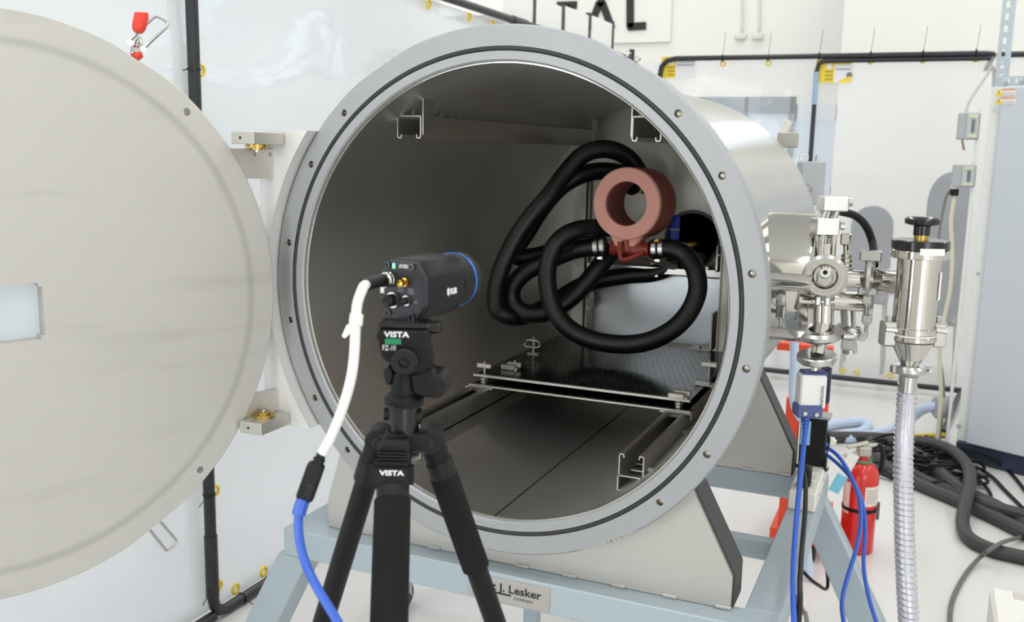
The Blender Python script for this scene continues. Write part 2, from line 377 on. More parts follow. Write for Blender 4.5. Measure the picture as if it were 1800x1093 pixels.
# rear head with round port opening
PC = V(.10, 1.5, .03); PR = .093
rh = MB().lathe([(RI, 1.498), (RS-.02, 1.50), (RS-.02, 1.522), (RI-.1, 1.54), (0, 1.55), (0, 1.5), (RI-.03, 1.499)], V(0, 0, 0), Y, 96)
rho = obj('rear_head', rh, mat('rear_head_stainless', (158, 156, 151), 1, .4, .2, 150, None, .06, 3), ch)
drill(rho, MB().cyl(PC-Y*.05, PC+Y*.2, PR, n=48))
obj('rear_port', MB().lathe([(PR+.012, -.004), (PR+.012, .0), (PR-.001, 0), (PR-.001, .16), (0, .16), (0, .165), (PR+.02, .165), (PR+.02, .05), (PR-.0005, .05), (PR-.0005, -.004)], PC, Y, 48), mat('port_dark_metal', (60, 60, 60), .9, .35), ch)
obj('weld_seam', MB().b2((-.0022, .012, -.5222), (.0005, 1.49, -.5195)), mat('weld_dark', (70, 66, 60), 1, .5), ch, 'dark weld line along the bottom')
obj('weld_bead', MB().torus((0, .0135, 0), Y, RI-.001, .0032, 160, 6), POLISH, ch, 'bright weld bead round the mouth')
# rails inside
def rail(sx, top):
    z0, z1 = (.41, .358) if top else (-.4125, -.36); s = 1 if top else -1
    m_ = MB(); xa, xb = .266, .330 if top else .324
    for xs, xe in ((xa, 1), (xb, -1)):
        line = [(sx*(xs+xe*.011), z1+s*.008), (sx*(xs+xe*.0095), z1), (sx*(xs+xe*.002), z1), (sx*xs, z1+s*.004), (sx*xs, z0)]
        m_.sheet(line, .003, V(0, .13 if top else .125, 0) if False else V(0, 1.46, 0), X, Z, 1.46-.13)
    # slotted web
    y = .13; xc = sx*(xa+xb)/2
    for e in (-1, 1): m_.b2((xc+e*.024-.0085, .13, z0-.0015), (xc+e*.024+.0085, 1.46, z0+.0015))
    while y < 1.44:
        m_.b2((xc-.016, y, z0-.0015), (xc+.016, y+.02, z0+.0015)); y += .05
    o = obj('rail', m_, DULL, ch)
    t = MB()
    if top:
        for yy in (.135, 1.40):
            obj('rail_hanger', MB().b2((sx*.262-.0015, yy, .366), (sx*.262+.0015, yy+.05, .4525)), DULL, o)
    else:
        t.b2((sx*.264-.0015, .13, -.4535), (sx*.264+.0015, 1.46, -.411))
    if not top:
        obj('rail_web', t, DULL, o)
        for yy in (.16, .5, .9): obj('rail_bolt', bolt_hex(MB(), V(sx*.327, yy, -.398), X*sx, .006, .012), DULL, o)
for sx in (-1, 1): rail(sx, True); rail(sx, False)
# keeper studs in the rim flats
for a in (61, 119, -61, -119):
    d = V(cos(R(a)), 0, sin(R(a))); tg = V(-d.z, 0, d.x); k = MB()
    for s in (-1, 1):
        c = d*.594+Y*.025+tg*s*.012; k.cyl(c, c+d*.014, .0035, n=10); bolt_hex(k, c+d*.008, d, .0065, .006)
    obj('keeper_bolt', k, SATIN, ch)
# hinge mount plate hugging the rim on the left
arc = [(-.603*cos(t), -.603*sin(t)) for t in [-.658+i*(.658+.635)/28 for i in range(29)]]
poly = [(-.62, .369), (-.62, -.359)] + [(x, z) for x, z in reversed([(-.603*cos(t), .603*sin(t)) for t in [-.637+i*(.637+.658)/40 for i in range(41)]])][::-1]
obj('hinge_plate', MB().prism(poly, V(0, .046, 0), X, Z, .082), PLATE, ch)
for s in (1, -1):
    z0, z1 = ((.3346, .363) if s > 0 else (-.355, -.3255))
    b = MB().b2((-.607, -.150, z0), (-.5425, -.0395, z1), .0012)
    hb = obj('hinge_block', b, BLOCK, ch)
    drill(hb, MB().cyl((-.581, -.16, (z0+z1)/2), (-.581, -.12, (z0+z1)/2), .0035, n=12))
    zz = z0 if s > 0 else z1
    wsh = MB(); wsh.cyl((-.578, -.094, zz), (-.578, -.094, zz-s*.007), .027); wsh.cyl((-.578, -.094, zz-s*.007), (-.578, -.094, zz-s*.012), .017)
    obj('hinge_washer', wsh, BRONZE, ch, 'bronze hinge washer'); obj('hinge_pin', MB().cyl((-.578, -.094, zz), (-.578, -.094, zz-s*.018), .006), POLISH, ch)
# saddles carrying the shell (part of the chamber)
def saddle(y0):
    R1 = RS+.001; xs = .553; zb, zk = -.652, -.575; N = 24
    a0 = math.asin(.42/.60); k = [(xs, zb), (xs, zk)]
    t0, t1 = R(-38), R(-142)
    arcp = [(R1*cos(t0+(t1-t0)*i/N), R1*sin(t0+(t1-t0)*i/N)) for i in range(N+1)]
    poly = [(-xs+.055, zb), (xs, zb), (xs, zk)] + arcp + [(-xs+.055, zk)]
    obj('saddle_plate', MB().prism(poly, V(0, y0+.012, 0), X, Z, .012), SADDLE, ch)
    for s in (1, -1):
        xe = xs if s > 0 else xs-.055
        e = [(s*xe, zb+.002), (s*xe, zk), (s*R1*cos(t0), R1*sin(t0))]
        q = MB().sheet(e, .01, V(0, y0+.10, 0), X, Z, .0875)
        obj('saddle_cheek', q, mat('cheek_shaded_steel', (84, 84, 84), .8, .5), ch)  # underside shade put into the cheek's darker colour
    for i in range(9):
        x = -.44+i*.12; obj('stitch_weld', MB().b2((x, y0-.006, zb-.001), (x+.035, y0+.002, zb+.008), .002), SADDLE, ch)
saddle(.058); saddle(1.03)
# large side port
sp = MB().lathe([(.166, 0), (.166, .122), (.164, .128), (0, .128)], V(.502, .60, .023), X, 64)
obj('side_port', sp, POLISH, ch, 'wide polished side port')
sm_ = MB().lathe([(.0215, 0), (.0215, .12)], V(.52, .40, .035), X, 32); obj('side_port', sm_, POLISH, ch, 'narrow polished side tube')
# hardware on the back end of the shell
ib = MB(); p = at(1385, 246, 3.45); ib.box(p, (.07, .05, .055), .004); obj('lid_clamp', ib, DULL, ch); 
ibp = MB(); ibp.cyl(p+V(-.02, 0, .02), p+V(.0, 0, .07), .014); ibp.cyl(p+V(-.05, 0, 0), p+V(-.12, 0, -.03), .012); obj('lid_clamp', ibp, OFFW, ch)

# ================================================================== DOOR
DA = 1.1815; DC = V(-.8033, -.6023, -.0137); EX = V(cos(DA), sin(DA), 0); DN = V(sin(DA), -cos(DA), 0)
def ond(px, py, off=0):
    d = ray(px, py); return CAM+d*(((DC+DN*off-CAM).dot(DN))/d.dot(DN))
def dp(e, z, off=0): return DC+EX*e+Z*z+DN*off
dr = thing('chamber_door', 'large round aluminium chamber door swung open on the left with small rectangular window', 'chamber door', DC)
# lathe about -DN: basis(-DN): u=Z , v=(-DN) x Z
vv = (-DN).cross(Z); sg = 1 if vv.dot(EX) > 0 else -1
drf = flat_rf([R(61), R(119), R(-61), R(-119)], lambda t: pi/2-t if sg > 0 else pi/2+t)
dm = MB().lathe([(0, 0), (RF-.0025, 0), (RF, .0025), (RF, .03), (RF-.0025, .0325), (0, .0325)], DC, -DN, 256, rf=drf)
do = obj('door_disc', dm, DOORM, dr)
cu = MB()
for s in (1, -1): cu.cyl(dp(.573*cos(R(46.6)), s*.573*sin(R(46.6)), .01), dp(.573*cos(R(46.6)), s*.573*sin(R(46.6)), -.05), .0085, n=20)
for s in (1, -1): cu.cyl(dp(-.573*cos(R(46.6)), s*.573*sin(R(46.6)), .01), dp(-.573*cos(R(46.6)), s*.573*sin(R(46.6)), -.05), .0085, n=20)
ax = (EX, Z, EX.cross(Z)); cu.box(dp(0, .0, -.01), (.136, .118, .1), .008, (EX, Z, DN), 3)
drill(do, cu)
obj('window_bezel', MB().box(dp(0, 0, -.036), (.17, .15, .006), .001, (EX, Z, DN)), glass_mat('window_clear', (225, 235, 242), .35), dr, 'clear window pane')
fr = MB()
for e in (-1, 1): fr.box(dp(e*.09, 0, -.041), (.02, .17, .016), .002, (EX, Z, DN)); fr.box(dp(0, e*.08, -.041), (.2, .02, .016), .002, (EX, Z, DN))
obj('window_frame', fr, SATIN, dr)
for s in (1, -1):
    bz_ = .3035 if s > 0 else -.2905; b = MB().box(dp(.535, bz_, -.014), (.162, .071, .018), .0015, (EX, Z, DN)); br = obj('hinge_bracket', b, BLOCK, dr)
    cu = MB()
    for e in (.559, .600): cu.cyl(dp(e, bz_+s*.022, .01), dp(e, bz_+s*.022, -.012), .0048, n=14)
    drill(br, cu); sc_ = MB()
    for e in (.559, .600): sc_.lathe([(.0042, 0), (.0042, .004), (.002, .004), (.002, .002), (0, .002)], dp(e, bz_+s*.022, -.0118), DN, 14)
    obj('socket_screw', sc_, SATIN, br)
def toggle(s):
    k = -.02
    def q(px, py, o=0): return ond(px, py, k+o)
    if s > 0:
        body = MB(); body.tube([q(233, 95), q(240, 82), q(243, 70)], .0055, 8, 1); body.box(q(240, 88), (.022, .018, .014), .002, (EX, DN, Z)); body.tube([q(243, 64), q(248, 75), q(243, 90)], .004, 8, 3)
        for a in ((228, 74), (252, 86)): body.cyl(q(*a, .012), q(*a, -.012), .006, n=12)
        o = obj('toggle_clamp', body, POLISH, dr)
        obj('clamp_grip', MB().tube([q(242, 57), q(244, 48), q(247, 36), q(249, 25), q(249, 22)], .0145, 14, 3, lambda i, n: (.62, .78, .9, 1, 1.02, 1.04, 1.04, 1.04, 1.02, 1, .95, .9, .6)[min(i, 12)]), REDGRIP, o, 'orange-red rubber grip')
        obj('clamp_grip', MB().tube([q(236, 101), q(245, 94)], .011, 12, 1), REDGRIP, o, 'small red grip below')
        lp = [(228, 72), (240, 60), (266, 34), (275, 29), (290, 36), (294, 43), (291, 49), (266, 72), (252, 87)]
    else:
        o = obj('toggle_clamp', MB().box(q(270, 905), (.022, .018, .014), .002, (EX, DN, Z)), POLISH, dr)
        lp = [(259, 925), (268, 937), (287, 961), (293, 967), (299, 964), (308, 956), (310, 951), (306, 945), (283, 918), (276, 908)]
    obj('clamp_loop', MB().tube([q(*a) for a in lp], .0033, 8, 4), SATIN, o, 'bent wire latch loop')
toggle(1); toggle(-1)

# ================================================================== FRAME
fr = thing('support_frame', 'blue-grey steel stand with splayed legs under the vacuum chamber', 'stand', (0, .55, -H))
ZT, ZB = -.6535, -.728
obj('front_beam', MB().b2((-.60, 0, ZB), (.66, .085, ZT), .003), PAINT, fr)
obj('rear_beam', MB().b2((-.60, 1.03, ZB), (.66, 1.115, ZT), .003), PAINT, fr)
for s in (1, -1): obj('side_beam', MB().b2((.58 if s > 0 else -.60, .0855, ZB), (.66 if s > 0 else -.52, 1.0295, ZT), .002), PAINT, fr)
legs = []
for sx in (1, -1):
    for y0 in (0.0, 1.03):
        xt = .615 if sx > 0 else -.57; xb = xt+sx*.30; m_ = MB()
        poly = [(xt-.05, ZB+.001), (xt+.045, ZB+.001), (xb+.055, -1.30), (xb-.055, -1.30)]
        m_.prism(poly, V(0, y0+.083, 0), X, Z, .08, .003); lg = obj('leg', m_, PAINT, fr)
        obj('foot_plate', MB().b2((xb-.06, y0-.01, -1.312), (xb+.06, y0+.095, -1.299), .002), PAINT, lg)
        cs = MB()
        for e in (-.016, .016): cs.cyl((xb+e-.013, y0+.04, -H+.052), (xb+e+.013, y0+.04, -H+.052), .052, n=28, ch=.006)
        cst = obj('caster_wheel', cs, BLACKG, lg); fk = MB()
        for e in (-.034, .034): fk.b2((xb+e-.002, y0+.02, -H+.045), (xb+e+.002, y0+.06, -1.31))
        fk.cyl((xb-.036, y0+.04, -H+.052), (xb+.036, y0+.04, -H+.052), .008); fk.b2((xb-.036, y0+.01, -1.322), (xb+.036, y0+.07, -1.31))
        obj('caster_fork', fk, SATIN, lg)
pp = on(935, 1090, 1, .55); obj('centre_post', MB().b2((pp.x-.02, .53, -1.2), (pp.x+.02, .57, ZB)), PAINT, fr); 
obj('cross_bar', MB().b2((-.53, .53, ZB-.0), (.58, .57, ZB+.05)), PAINT, fr)
# name plate
pl = obj('name_plate', MB().b2((-.055, -.003, -.722), (.152, .0005, -.664), .0008), mat('plate_brushed', (178, 174, 168), .8, .45), fr)
text('lettering', 'Kurt J. Lesker', V(-.040, -.003, -.694), X, Z, .019, DARKINK, pl, .172, bold=.0006)
text('lettering', 'COMPANY', V(.062, -.003, -.7085), X, Z, .0065, DARKINK, pl, .05)
obj('underline', MB().b2((-.040, -.0045, -.702), (.055, -.003, -.6985)), DARKINK, pl)
obj('rivet', MB().ball((.143, -.003, -.693), .003, 8), SATIN, pl)

# ================================================================== INSIDE: PLATFORM
pf = thing('instrument_platform', 'black perforated sheet platform on clips across the lower rails inside the chamber', 'platform', (0, .9, -.36))
obj('top_sheet', MB().b2((-.325, .575, -.3335), (.325, 1.27, -.3305)), MIDBL, pf)
obj('lower_sheet', MB().b2((-.325, .56, -.3575), (.325, 1.27, -.3545)), MIDBL, pf)
obj('front_bar', MB().b2((-.328, .566, -.3345), (.328, .5755, -.3265), .001), DULL, pf, 'pale metal edge bar of the top sheet')
obj('front_bar', MB().b2((-.335, .548, -.3595), (.335, .560, -.3535), .001), DULL, pf, 'pale metal edge bar of the lower sheet')
sl = MB(); tmp = bmesh.new()
def dash(x, y, z, L=.0105, W=.0028):
    a = [tmp.verts.new((x-L/2, y-W/2, z)), tmp.verts.new((x+L/2, y-W/2, z)), tmp.verts.new((x+L/2, y+W/2, z)), tmp.verts.new((x-L/2, y+W/2, z))]; tmp.faces.new(a)
for j in range(25):
    for i in range(33):
        x = -.312+i*.0193+(.0096 if j % 2 else 0); y = .592+j*.027
        if x < .318: dash(x, y, -.3302, .0085, .0021)
sl.bm = tmp; obj('tread_dashes', sl, mat('dash_metal', (150, 148, 142), .9, .4), pf, 'rows of pale slots in the black sheet', 'stuff')
sl = MB(); tmp = bmesh.new()
for i in range(20): dash(-.30+i*.0315, .572, -.3542, .011, .004)
sl.bm = tmp; obj('tread_dashes', sl, MATS['dash_metal'], pf, None, 'stuff')
def clip(px, py, y, w_=.032, tall=.03, dbl=True):
    p = on(px, py, 1, y); zb = -.331; m_ = MB()
    m_.cyl((p.x, y, zb), (p.x, y, p.z+.012), .003, n=8)
    m_.box(V(p.x, y, p.z), (w_*1.35, .016, .014), .0015)
    bolt_hex(m_, V(p.x, y, zb), Z, .007, .006)
    if dbl: m_.box(V(p.x-.012, y-.02, zb+.009), (w_*1.3, .02, .015), .0015); m_.box(V(p.x, y-.012, zb+.004), (w_*1.1, .03, .007))
    obj('strut_clip', m_, DULL, pf)
clip(852, 642, .575, .034, dbl=False); clip(905, 640, .70, .034); clip(1200, 690, .60, .034); clip(1247, 640, .78, .034)
pq = on(938, 604, 1, .93); uc = MB(); uc.tube([pq+V(-.024, 0, -.008), pq+V(-.02, -.01, .012), pq+V(.02, -.01, .012), pq+V(.024, 0, -.008)], .003, 6, 3); uc.tube([pq+V(-.026, -.014, .002), pq+V(-.022, -.02, -.006), pq+V(.022, -.02, -.006), pq+V(.026, -.014, .002)], .0028, 6, 3); uc.cyl(V(pq.x, .93, -.331), pq+V(0, 0, .024), .003, n=8)
uc.b2((pq.x-.018, .92, -.3315), (pq.x+.018, .94, -.326)); obj('strut_clip', uc, DULL, pf)
for sx in (-1, 1):
    m_ = MB(); m_.sheet([(sx*.338 if sx > 0 else -.338, -.375), (sx*.338, -.3605), (sx*.252, -.3605)], .003, V(0, .60, 0), X, Z, .06)
    m_.box(V(sx*.295, .56, -.37), (.04, .03, .012), .002); m_.cyl((sx*.295, .575, -.375), (sx*.295, .575, -.33), .006, n=10); bolt_hex(m_, V(sx*.295, .575, -.352), Z, .011, .007); bolt_hex(m_, V(sx*.295, .575, -.343), Z, .0125, .006)
    obj('rail_clip', m_, DULL, pf)

# ================================================================== INSIDE: RACK
YR = 1.285
rk = thing('equipment_rack', 'grey metal rack with one shelf and back panel at the rear of the chamber', 'rack', (0, YR, -.331))
obj('upright', MB().b2((-.285, YR, -.3300), (-.236, YR+.003, .265)).b2((-.2385, YR-.012, -.3300), (-.2355, YR+.03, .265)).b2((-.228, YR-.006, -.33), (-.2245, YR+.03, .255)), DULL, rk)
obj('upright', MB().b2((.2515, YR, -.3300), (.285, YR+.003, .10)).b2((.2495, YR-.012, -.3300), (.2525, YR+.15, .10)), DULL, rk)
obj('back_panel', MB().b2((-.225, YR+.06, -.328), (.252, YR+.063, -.085)), mat('panel_bright', (196, 202, 208), .9, .34, .15, 14, None, .08, 5), rk, 'bright sheet panel below the shelf')
obj('shelf', MB().b2((-.225, YR-.008, -.083), (.252, YR+.2, -.078)).b2((-.225, YR-.008, -.083), (.252, YR-.004, -.058)), SATIN, rk)
obj('shelf_bracket', MB().b2((.236, YR-.02, -.058), (.241, YR+.1, .03)).b2((.155, YR-.02, -.058), (.241, YR+.1, -.053)), SATIN, rk)
obj('shelf_bracket', MB().b2((.232, YR-.03, -.330), (.237, YR+.05, -.2)).b2((.16, YR-.03, -.330), (.237, YR+.05, -.326)), DULL, rk)
hb = MB().b2((-.222, YR-.02, -.225), (-.206, YR+.02, -.165)); bolt_hex(hb, V(-.214, YR-.02, -.18), -Y, .007, .008); bolt_hex(hb, V(-.214, YR-.02, -.21), -Y, .007, .008); bolt_hex(hb, V(-.21, YR-.02, -.31), -Y, .007, .008)
obj('corner_bracket', hb, DULL, rk)
bt = MB(); bolt_hex(bt, V(.2, YR+.02, -.053), Z, .009, .008); bolt_hex(bt, V(.19, YR-.01, -.326), Z, .009, .008); bolt_hex(bt, V(.03, YR-.004, -.083), -Z, .010, .008); bolt_hex(bt, V(.245, YR-.02, .0), -Y, .004, .004); obj('bolt', bt, SATIN, rk)
obj('amber_tape', MB().b2((-.04, YR-.0085, -.0578), (.12, YR+.03, -.0568)).b2((0, YR+.02, -.057), (.03, YR+.024, -.03)).b2((.07, YR+.02, -.057), (.10, YR+.024, -.035)), AMBER, rk, 'yellow amber film on the shelf edge')

# pink ring, red valve
YC = 1.02
pc = on(1100, 358, 1, YC); sF = (YC-CAM.y)/(.8-CAM.y); Ro, Rh = .107*sF, .066*sF
axr = V(.10, 1, -.02).normalized()
tg_ = thing('heater_coil', 'thick pink clay-coloured ring coil hanging in the dark chamber', 'coil', pc)
prof = [(Rh, 0), (Ro-.004, 0), (Ro, .004), (Ro, .02), (Rh, .02)]
obj('front_ring', MB().lathe(prof, pc, axr, 64, closed=True), PINK, tg_)
wp = [(Rh+.0005, .0195)]
for i in range(7):
    h = .02+i*.019; wp += [(Ro-.003, h), (Ro, h+.004), (Ro, h+.015), (Ro-.003, h+.018)]
wp += [(Rh+.0005, .155)]
obj('winding', MB().lathe(wp, pc, axr, 64, closed=True), PINKD, tg_, 'ridged windings behind the face, shade put into their brown')
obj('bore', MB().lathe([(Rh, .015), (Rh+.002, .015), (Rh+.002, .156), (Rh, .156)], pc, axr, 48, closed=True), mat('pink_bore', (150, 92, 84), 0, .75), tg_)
ft = [(-.055, -.085), (.055, -.085), (.03, -.132), (-.035, -.132)]
obj('neck', MB().prism([(a*sF, b*sF) for a, b in ft], pc+Y*.1, X, Z, .085, .006), PINK, tg_)
YV = 1.06
def ch_(px, py, y): return on(px, py, 1, y)
rv = thing('coupling_valve', 'red rubber-dipped hose coupling under the pink ring', 'valve', ch_(1105, 455, YV))
b = MB(); b.tube([ch_(1075, 434, YV), ch_(1092, 436, YV), ch_(1112, 438, YV), ch_(1142, 438, YV)], .025, 14, 3, lambda i, n: 1+.18*sin(i*2.1)); b.tube([ch_(1107, 410, YV), ch_(1104, 424, YV), ch_(1106, 440, YV)], .028, 12, 3)
obj('body', b, REDV, rv)
b = MB(); b.tube([ch_(1090, 425, YV-.03), ch_(1090, 448, YV-.035), ch_(1095, 456, YV-.035), ch_(1110, 453, YV-.03), ch_(1130, 444, YV-.02)], .0085, 8, 4); obj('lever', b, REDV, rv, 'bent red lever loop')
obj('mount_stem', MB().tube([ch_(1112, 440, YV), V(.09, 1.16, -.03), V(.09, 1.29, -.052)], .012, 8, 3), DULL, rv)
# hoses
HR = .0305
def hose(label, pts, end=None, r=HR):
    t = thing('rubber_hose', label, 'hose', ch_(*pts[len(pts)//2]), 'thick black hoses looped in the chamber')
    P = [ch_(*p) for p in pts]; obj('hose_body', MB().tube(P, r, 16, 8), RUBBER, t)
    if end is not None:
        for e in end:
            a, bq = (P[0], P[1]) if e == 0 else (P[-1], P[-2]); d = (bq-a).normalized(); q = MB()
            for k in (.012, .034): q.ring(a+d*k, d, r*.9, r+.003, .014, 24)
            q.box(a+d*.02+Z*-(r+.006), (.02, .012, .012), .002); obj('hose_clamp', q, SATIN, t, 'shiny worm-drive hose clamp')
    return t
Y1 = 1.0
hose('black hose making the big front loop below the pink ring', [(1085, 398, 1.12), (1055, 401, 1.08), (1026, 402, 1.02), (996, 412, .98), (974, 434, .96), (963, 467, .95), (963, 504, .95), (974, 544, .95), (1000, 577, .95), (1040, 597, .95), (1088, 605, .95), (1135, 601, .96), (1179, 581, .98), (1210, 550, 1.0), (1226, 511, 1.02), (1222, 474, 1.04), (1205, 449, 1.06), (1179, 437, YV), (1146, 438, YV)], [1])
hose('black hose in the tight inner loop, clamped to the left of the red coupling', [(1066, 433, YV), (1026, 436, 1.05), (996, 444, 1.05), (960, 460, 1.04), (926, 477, 1.03), (904, 500, 1.02), (900, 525, 1.02), (914, 545, 1.02), (940, 552, 1.03), (968, 546, 1.04), (1000, 527, 1.07), (1030, 497, 1.1), (1055, 466, 1.13), (1078, 440, 1.17)], [0])
hose('black hose in the tallest outer loop against the left chamber wall', [(1125, 305, 1.22), (1108, 281, 1.2), (1084, 266, 1.17), (1055, 262, 1.14), (1024, 273, 1.11), (994, 304, 1.08), (966, 342, 1.04), (936, 377, 1.01), (912, 410, .99), (893, 445, .97), (879, 480, .96), (872, 515, .96), (876, 545, .97), (900, 557, 1.0), (935, 551, 1.08), (975, 530, 1.15), (1020, 503, 1.2), (1060, 491, 1.25), (1105, 484, 1.285), (1150, 480, 1.30), (1180, 466, 1.31), (1190, 440, 1.34)])
hose('black hose passing behind the pink ring and doubling back at the left', [(1112, 330, 1.34), (1102, 312, 1.28), (1085, 303, 1.24), (1050, 301, 1.2), (1016, 310, 1.16), (982, 332, 1.13), (950, 370, 1.11), (925, 410, 1.1), (908, 437, 1.09), (912, 452, 1.1), (940, 450, 1.13), (975, 441, 1.17), (1015, 427, 1.22), (1060, 415, 1.26)])
# blue handled ball valve
bv = thing('ball_valve', 'small brass ball valve with upright blue lever right of the pink ring', 'valve', ch_(1182, 432, 1.24))
obj('lever', MB().box(ch_(1186, 400, 1.22), (.034, .012, .085), .005), BLUEH, bv, 'blue lever'); obj('band', MB().box(ch_(1186, 403, 1.2195), (.0345, .0125, .004)), mat('beige_band', (190, 180, 150)), bv)
b = MB(); b.cyl(ch_(1165, 432, 1.24), ch_(1205, 434, 1.24), .015, n=8); b.cyl(ch_(1186, 432, 1.24), ch_(1186, 418, 1.225), .009); b.tube([ch_(1186, 434, 1.24), V(.13, 1.40, .02), V(.13, 1.66, .03)], .012, 8, 3); obj('body', b, BRASS, bv)
bp_ = thing('brass_fitting', 'tiny brass nut on the hose right of the red coupling', 'fitting', ch_(1154, 426, YV)); obj('nut', bolt_hex(MB(), ch_(1154, 428, YV-.012)+V(0, .01, 0), V(.2, -1, .3), .013, .018), BRASS, bp_)
ep = thing('pipe_stub', 'pale pipe stub in the dark round rear port', 'pipe', ch_(1232, 442, 1.52)); obj('stub', MB().cyl(ch_(1228, 455, 1.47), V(.15, 1.66, .0), .02, n=14).cyl(ch_(1234, 430, 1.5), V(.16, 1.66, .06), .012), mat('aged_pipe', (150, 130, 100), .8, .4), ep)
cn = thing('cable_knot', 'small shiny cable bundle seen through the hole of the pink ring', 'cable', ch_(1120, 330, 1.4)); obj('strand', MB().tube([ch_(1108, 318, 1.45), ch_(1118, 324, 1.42), ch_(1126, 333, 1.42), ch_(1136, 340, 1.45), ch_(1146, 352, 1.49)], .008, 8, 4), BLACKG, cn); obj('connector', MB().cyl(ch_(1121, 328, 1.41), ch_(1129, 336, 1.41), .012), SATIN, cn)

# ================================================================== TRIPOD AND THERMAL CAMERA
U = V(cos(YAW), -sin(YAW), 0); FW = V(sin(YAW), cos(YAW), 0); D0 = 1.24; S = D0/FPX
AP = at(700, 785, D0)
def tp(px, py, f=0):
    """point on the upright plane through the tripod facing the viewer, f metres behind it"""
    d = ray(px, py); return CAM+d*((AP-CAM).dot(FW)/d.dot(FW))+FW*f
tr = thing('tripod', 'black photographic tripod with foam leg grips standing before the chamber mouth', 'tripod', V(AP.x, AP.y, -H))
def leg(pts, name, az, grip):
    pass
TH = None
def leg3(top, bot, grips, joint, k_=1.0):
    d = (bot-top); n_ = d.normalized(); L = d.length
    lg = obj('leg', MB().cyl(top-n_*.0, top+n_*.06, .0165*k_, .0175*k_, 18, .002).cyl(top+n_*.055, top+n_*.47, .0150*k_, n=18).cyl(top+n_*.45, top+n_*.85, .0128, n=16).cyl(top+n_*.83, bot, .0105, n=14), BLACKA, tr)
    if joint:
        obj('leg_joint', MB().cyl(top-FW*.020+n_*-.004, top+FW*.020+n_*-.004, .0172, n=22, ch=.002), BLACKP, lg)
    obj('leg_collar', MB().cyl(top+n_*.03, top+n_*.062, .0185*k_, n=20, ch=.001), BLACKP, lg)
    
    if joint: obj('joint_screw', MB().lathe([(.0075, 0), (.0075, .003), (.0035, .003), (.003, .001), (0, .001)], top-FW*.020+n_*-.004, -FW, 14), BLACKG, lg)
    if grips: obj('foam_grip', MB().cyl(top+n_*grips[0], top+n_*grips[1], grips[2], n=22, ch=.003), FOAM, lg, 'matt foam sleeve')
    for k in (.455, .84):
        q = MB().cyl(top+n_*(k-.02), top+n_*(k+.02), .0205, n=18, ch=.003); s_ = top+n_*k; q.box(s_+(-FW)*.019+U*.006, (.018, .016, .034), .003, (U, FW, n_)); obj('leg_lock', q, BLACKP, lg)
    obj('rubber_foot', MB().cyl(bot-n_*.03, bot, .015, .012, 14), RUBBER, lg)
spread = []
HZ = AP.z+H
def legdir(px1, py1, px0, py0, f):   # bottom sample px1,py1 at f metres behind the plane
    return (tp(px1, py1, f)-tp(px0, py0))
def mk(px0, py0, f0, px1, py1, f1, grips):
    a = tp(px0, py0, f0); b = tp(px1, py1, 0); d0 = ray(px1, py1); b = CAM+d0*(((AP-CAM).dot(FW)+f1)/d0.dot(FW)); d = b-a
    t = (-H+.005-a.z)/d.z; leg3(a, a+d*t, grips, f0 > 0, 1.12 if f0 < 0 else 1)
mk(664, 778, .01, 571, 1084, .055, None)
mk(697, 800, -.03, 684, 1093, -.135, (.045, .225, .0232))
mk(757, 778, .01, 868, 1086, .055, (.05, .205, .0192))
# spider and neck
b = MB(); b.cyl(tp(702, 800), tp(702, 756), .024, n=24, ch=.003)
for px in (664, 757): b.box((tp(702, 774)+tp(px, 774))/2, ((tp(702, 774)-tp(px, 774)).length, .036, .026), .004, (U, FW, Z))
b.box(tp(699, 790, -.028), (.04, .03, .05), .005, (U, FW, Z)); obj('spider', b, BLACKP, tr)
b = MB().box(tp(697, 812, -.048), (.055, .022, .036), .006, (U, FW, Z), 2); sl_ = obj('spider_badge', b, BLACKP, tr)
text('lettering', 'VISTA', tp(678, 808, -.0595), U, Z, .0062, WHITEINK, sl_, .031, bold=.0003)
rb = MB()
for k in range(4): rb.box(tp(697, 776+k*5, -.044), (.036, .012, .0025), .0006, (U, FW, Z))
obj('latch_ribs', rb, BLACKG, tr)
b = MB(); b.lathe([(.019, -.035), (.0205, 0), (.0205, .028), (.026, .03), (.026, .034)], tp(709, 750), Z, 28); obj('neck', b, BLACKG, tr)
b = MB(); b.cyl(tp(676, 727), tp(690, 727), .009, n=12); b.cyl(tp(728, 730), tp(742, 732), .011, n=12, ch=.002); obj('neck_knob', b, BLACKP, tr)
b = MB(); b.lathe([(.0255, 0), (.0262, .002), (.0262, .009), (.024, .012), (.019, .017), (.0, .018)], tp(710, 711), Z, 36); obj('pan_base', b, BLACKA, tr)
b = MB(); b.lathe([(.0185, 0), (.0185, .024), (.0165, .031), (.012, .034), (0, .034)], tp(711, 694), Z, 28); obj('pan_column', b, BLACKA, tr)
b = MB(); b.prism([((x-745)*S, -(y-665)*S) for x, y in ((724, 652), (760, 640), (775, 656), (773, 676), (762, 692), (742, 692), (727, 684))], tp(745, 665, .016), U, Z, .036, .003); tb = obj('tilt_arm', b, BLACKA, tr)
obj('tilt_cap', MB().cyl(tp(764, 672, -.02), tp(773, 668, .014), .017, n=24, ch=.002), BLACKP, tb)
b = MB().prism([((x-684)*S, -(y-655)*S) for x, y in ((690, 640), (680, 641), (675, 652), (677, 664), (684, 676), (692, 668), (687, 655), (694, 648))], tp(684, 655, .012), U, Z, .024, .0025); obj('friction_knob', b, BLACKP, tr)
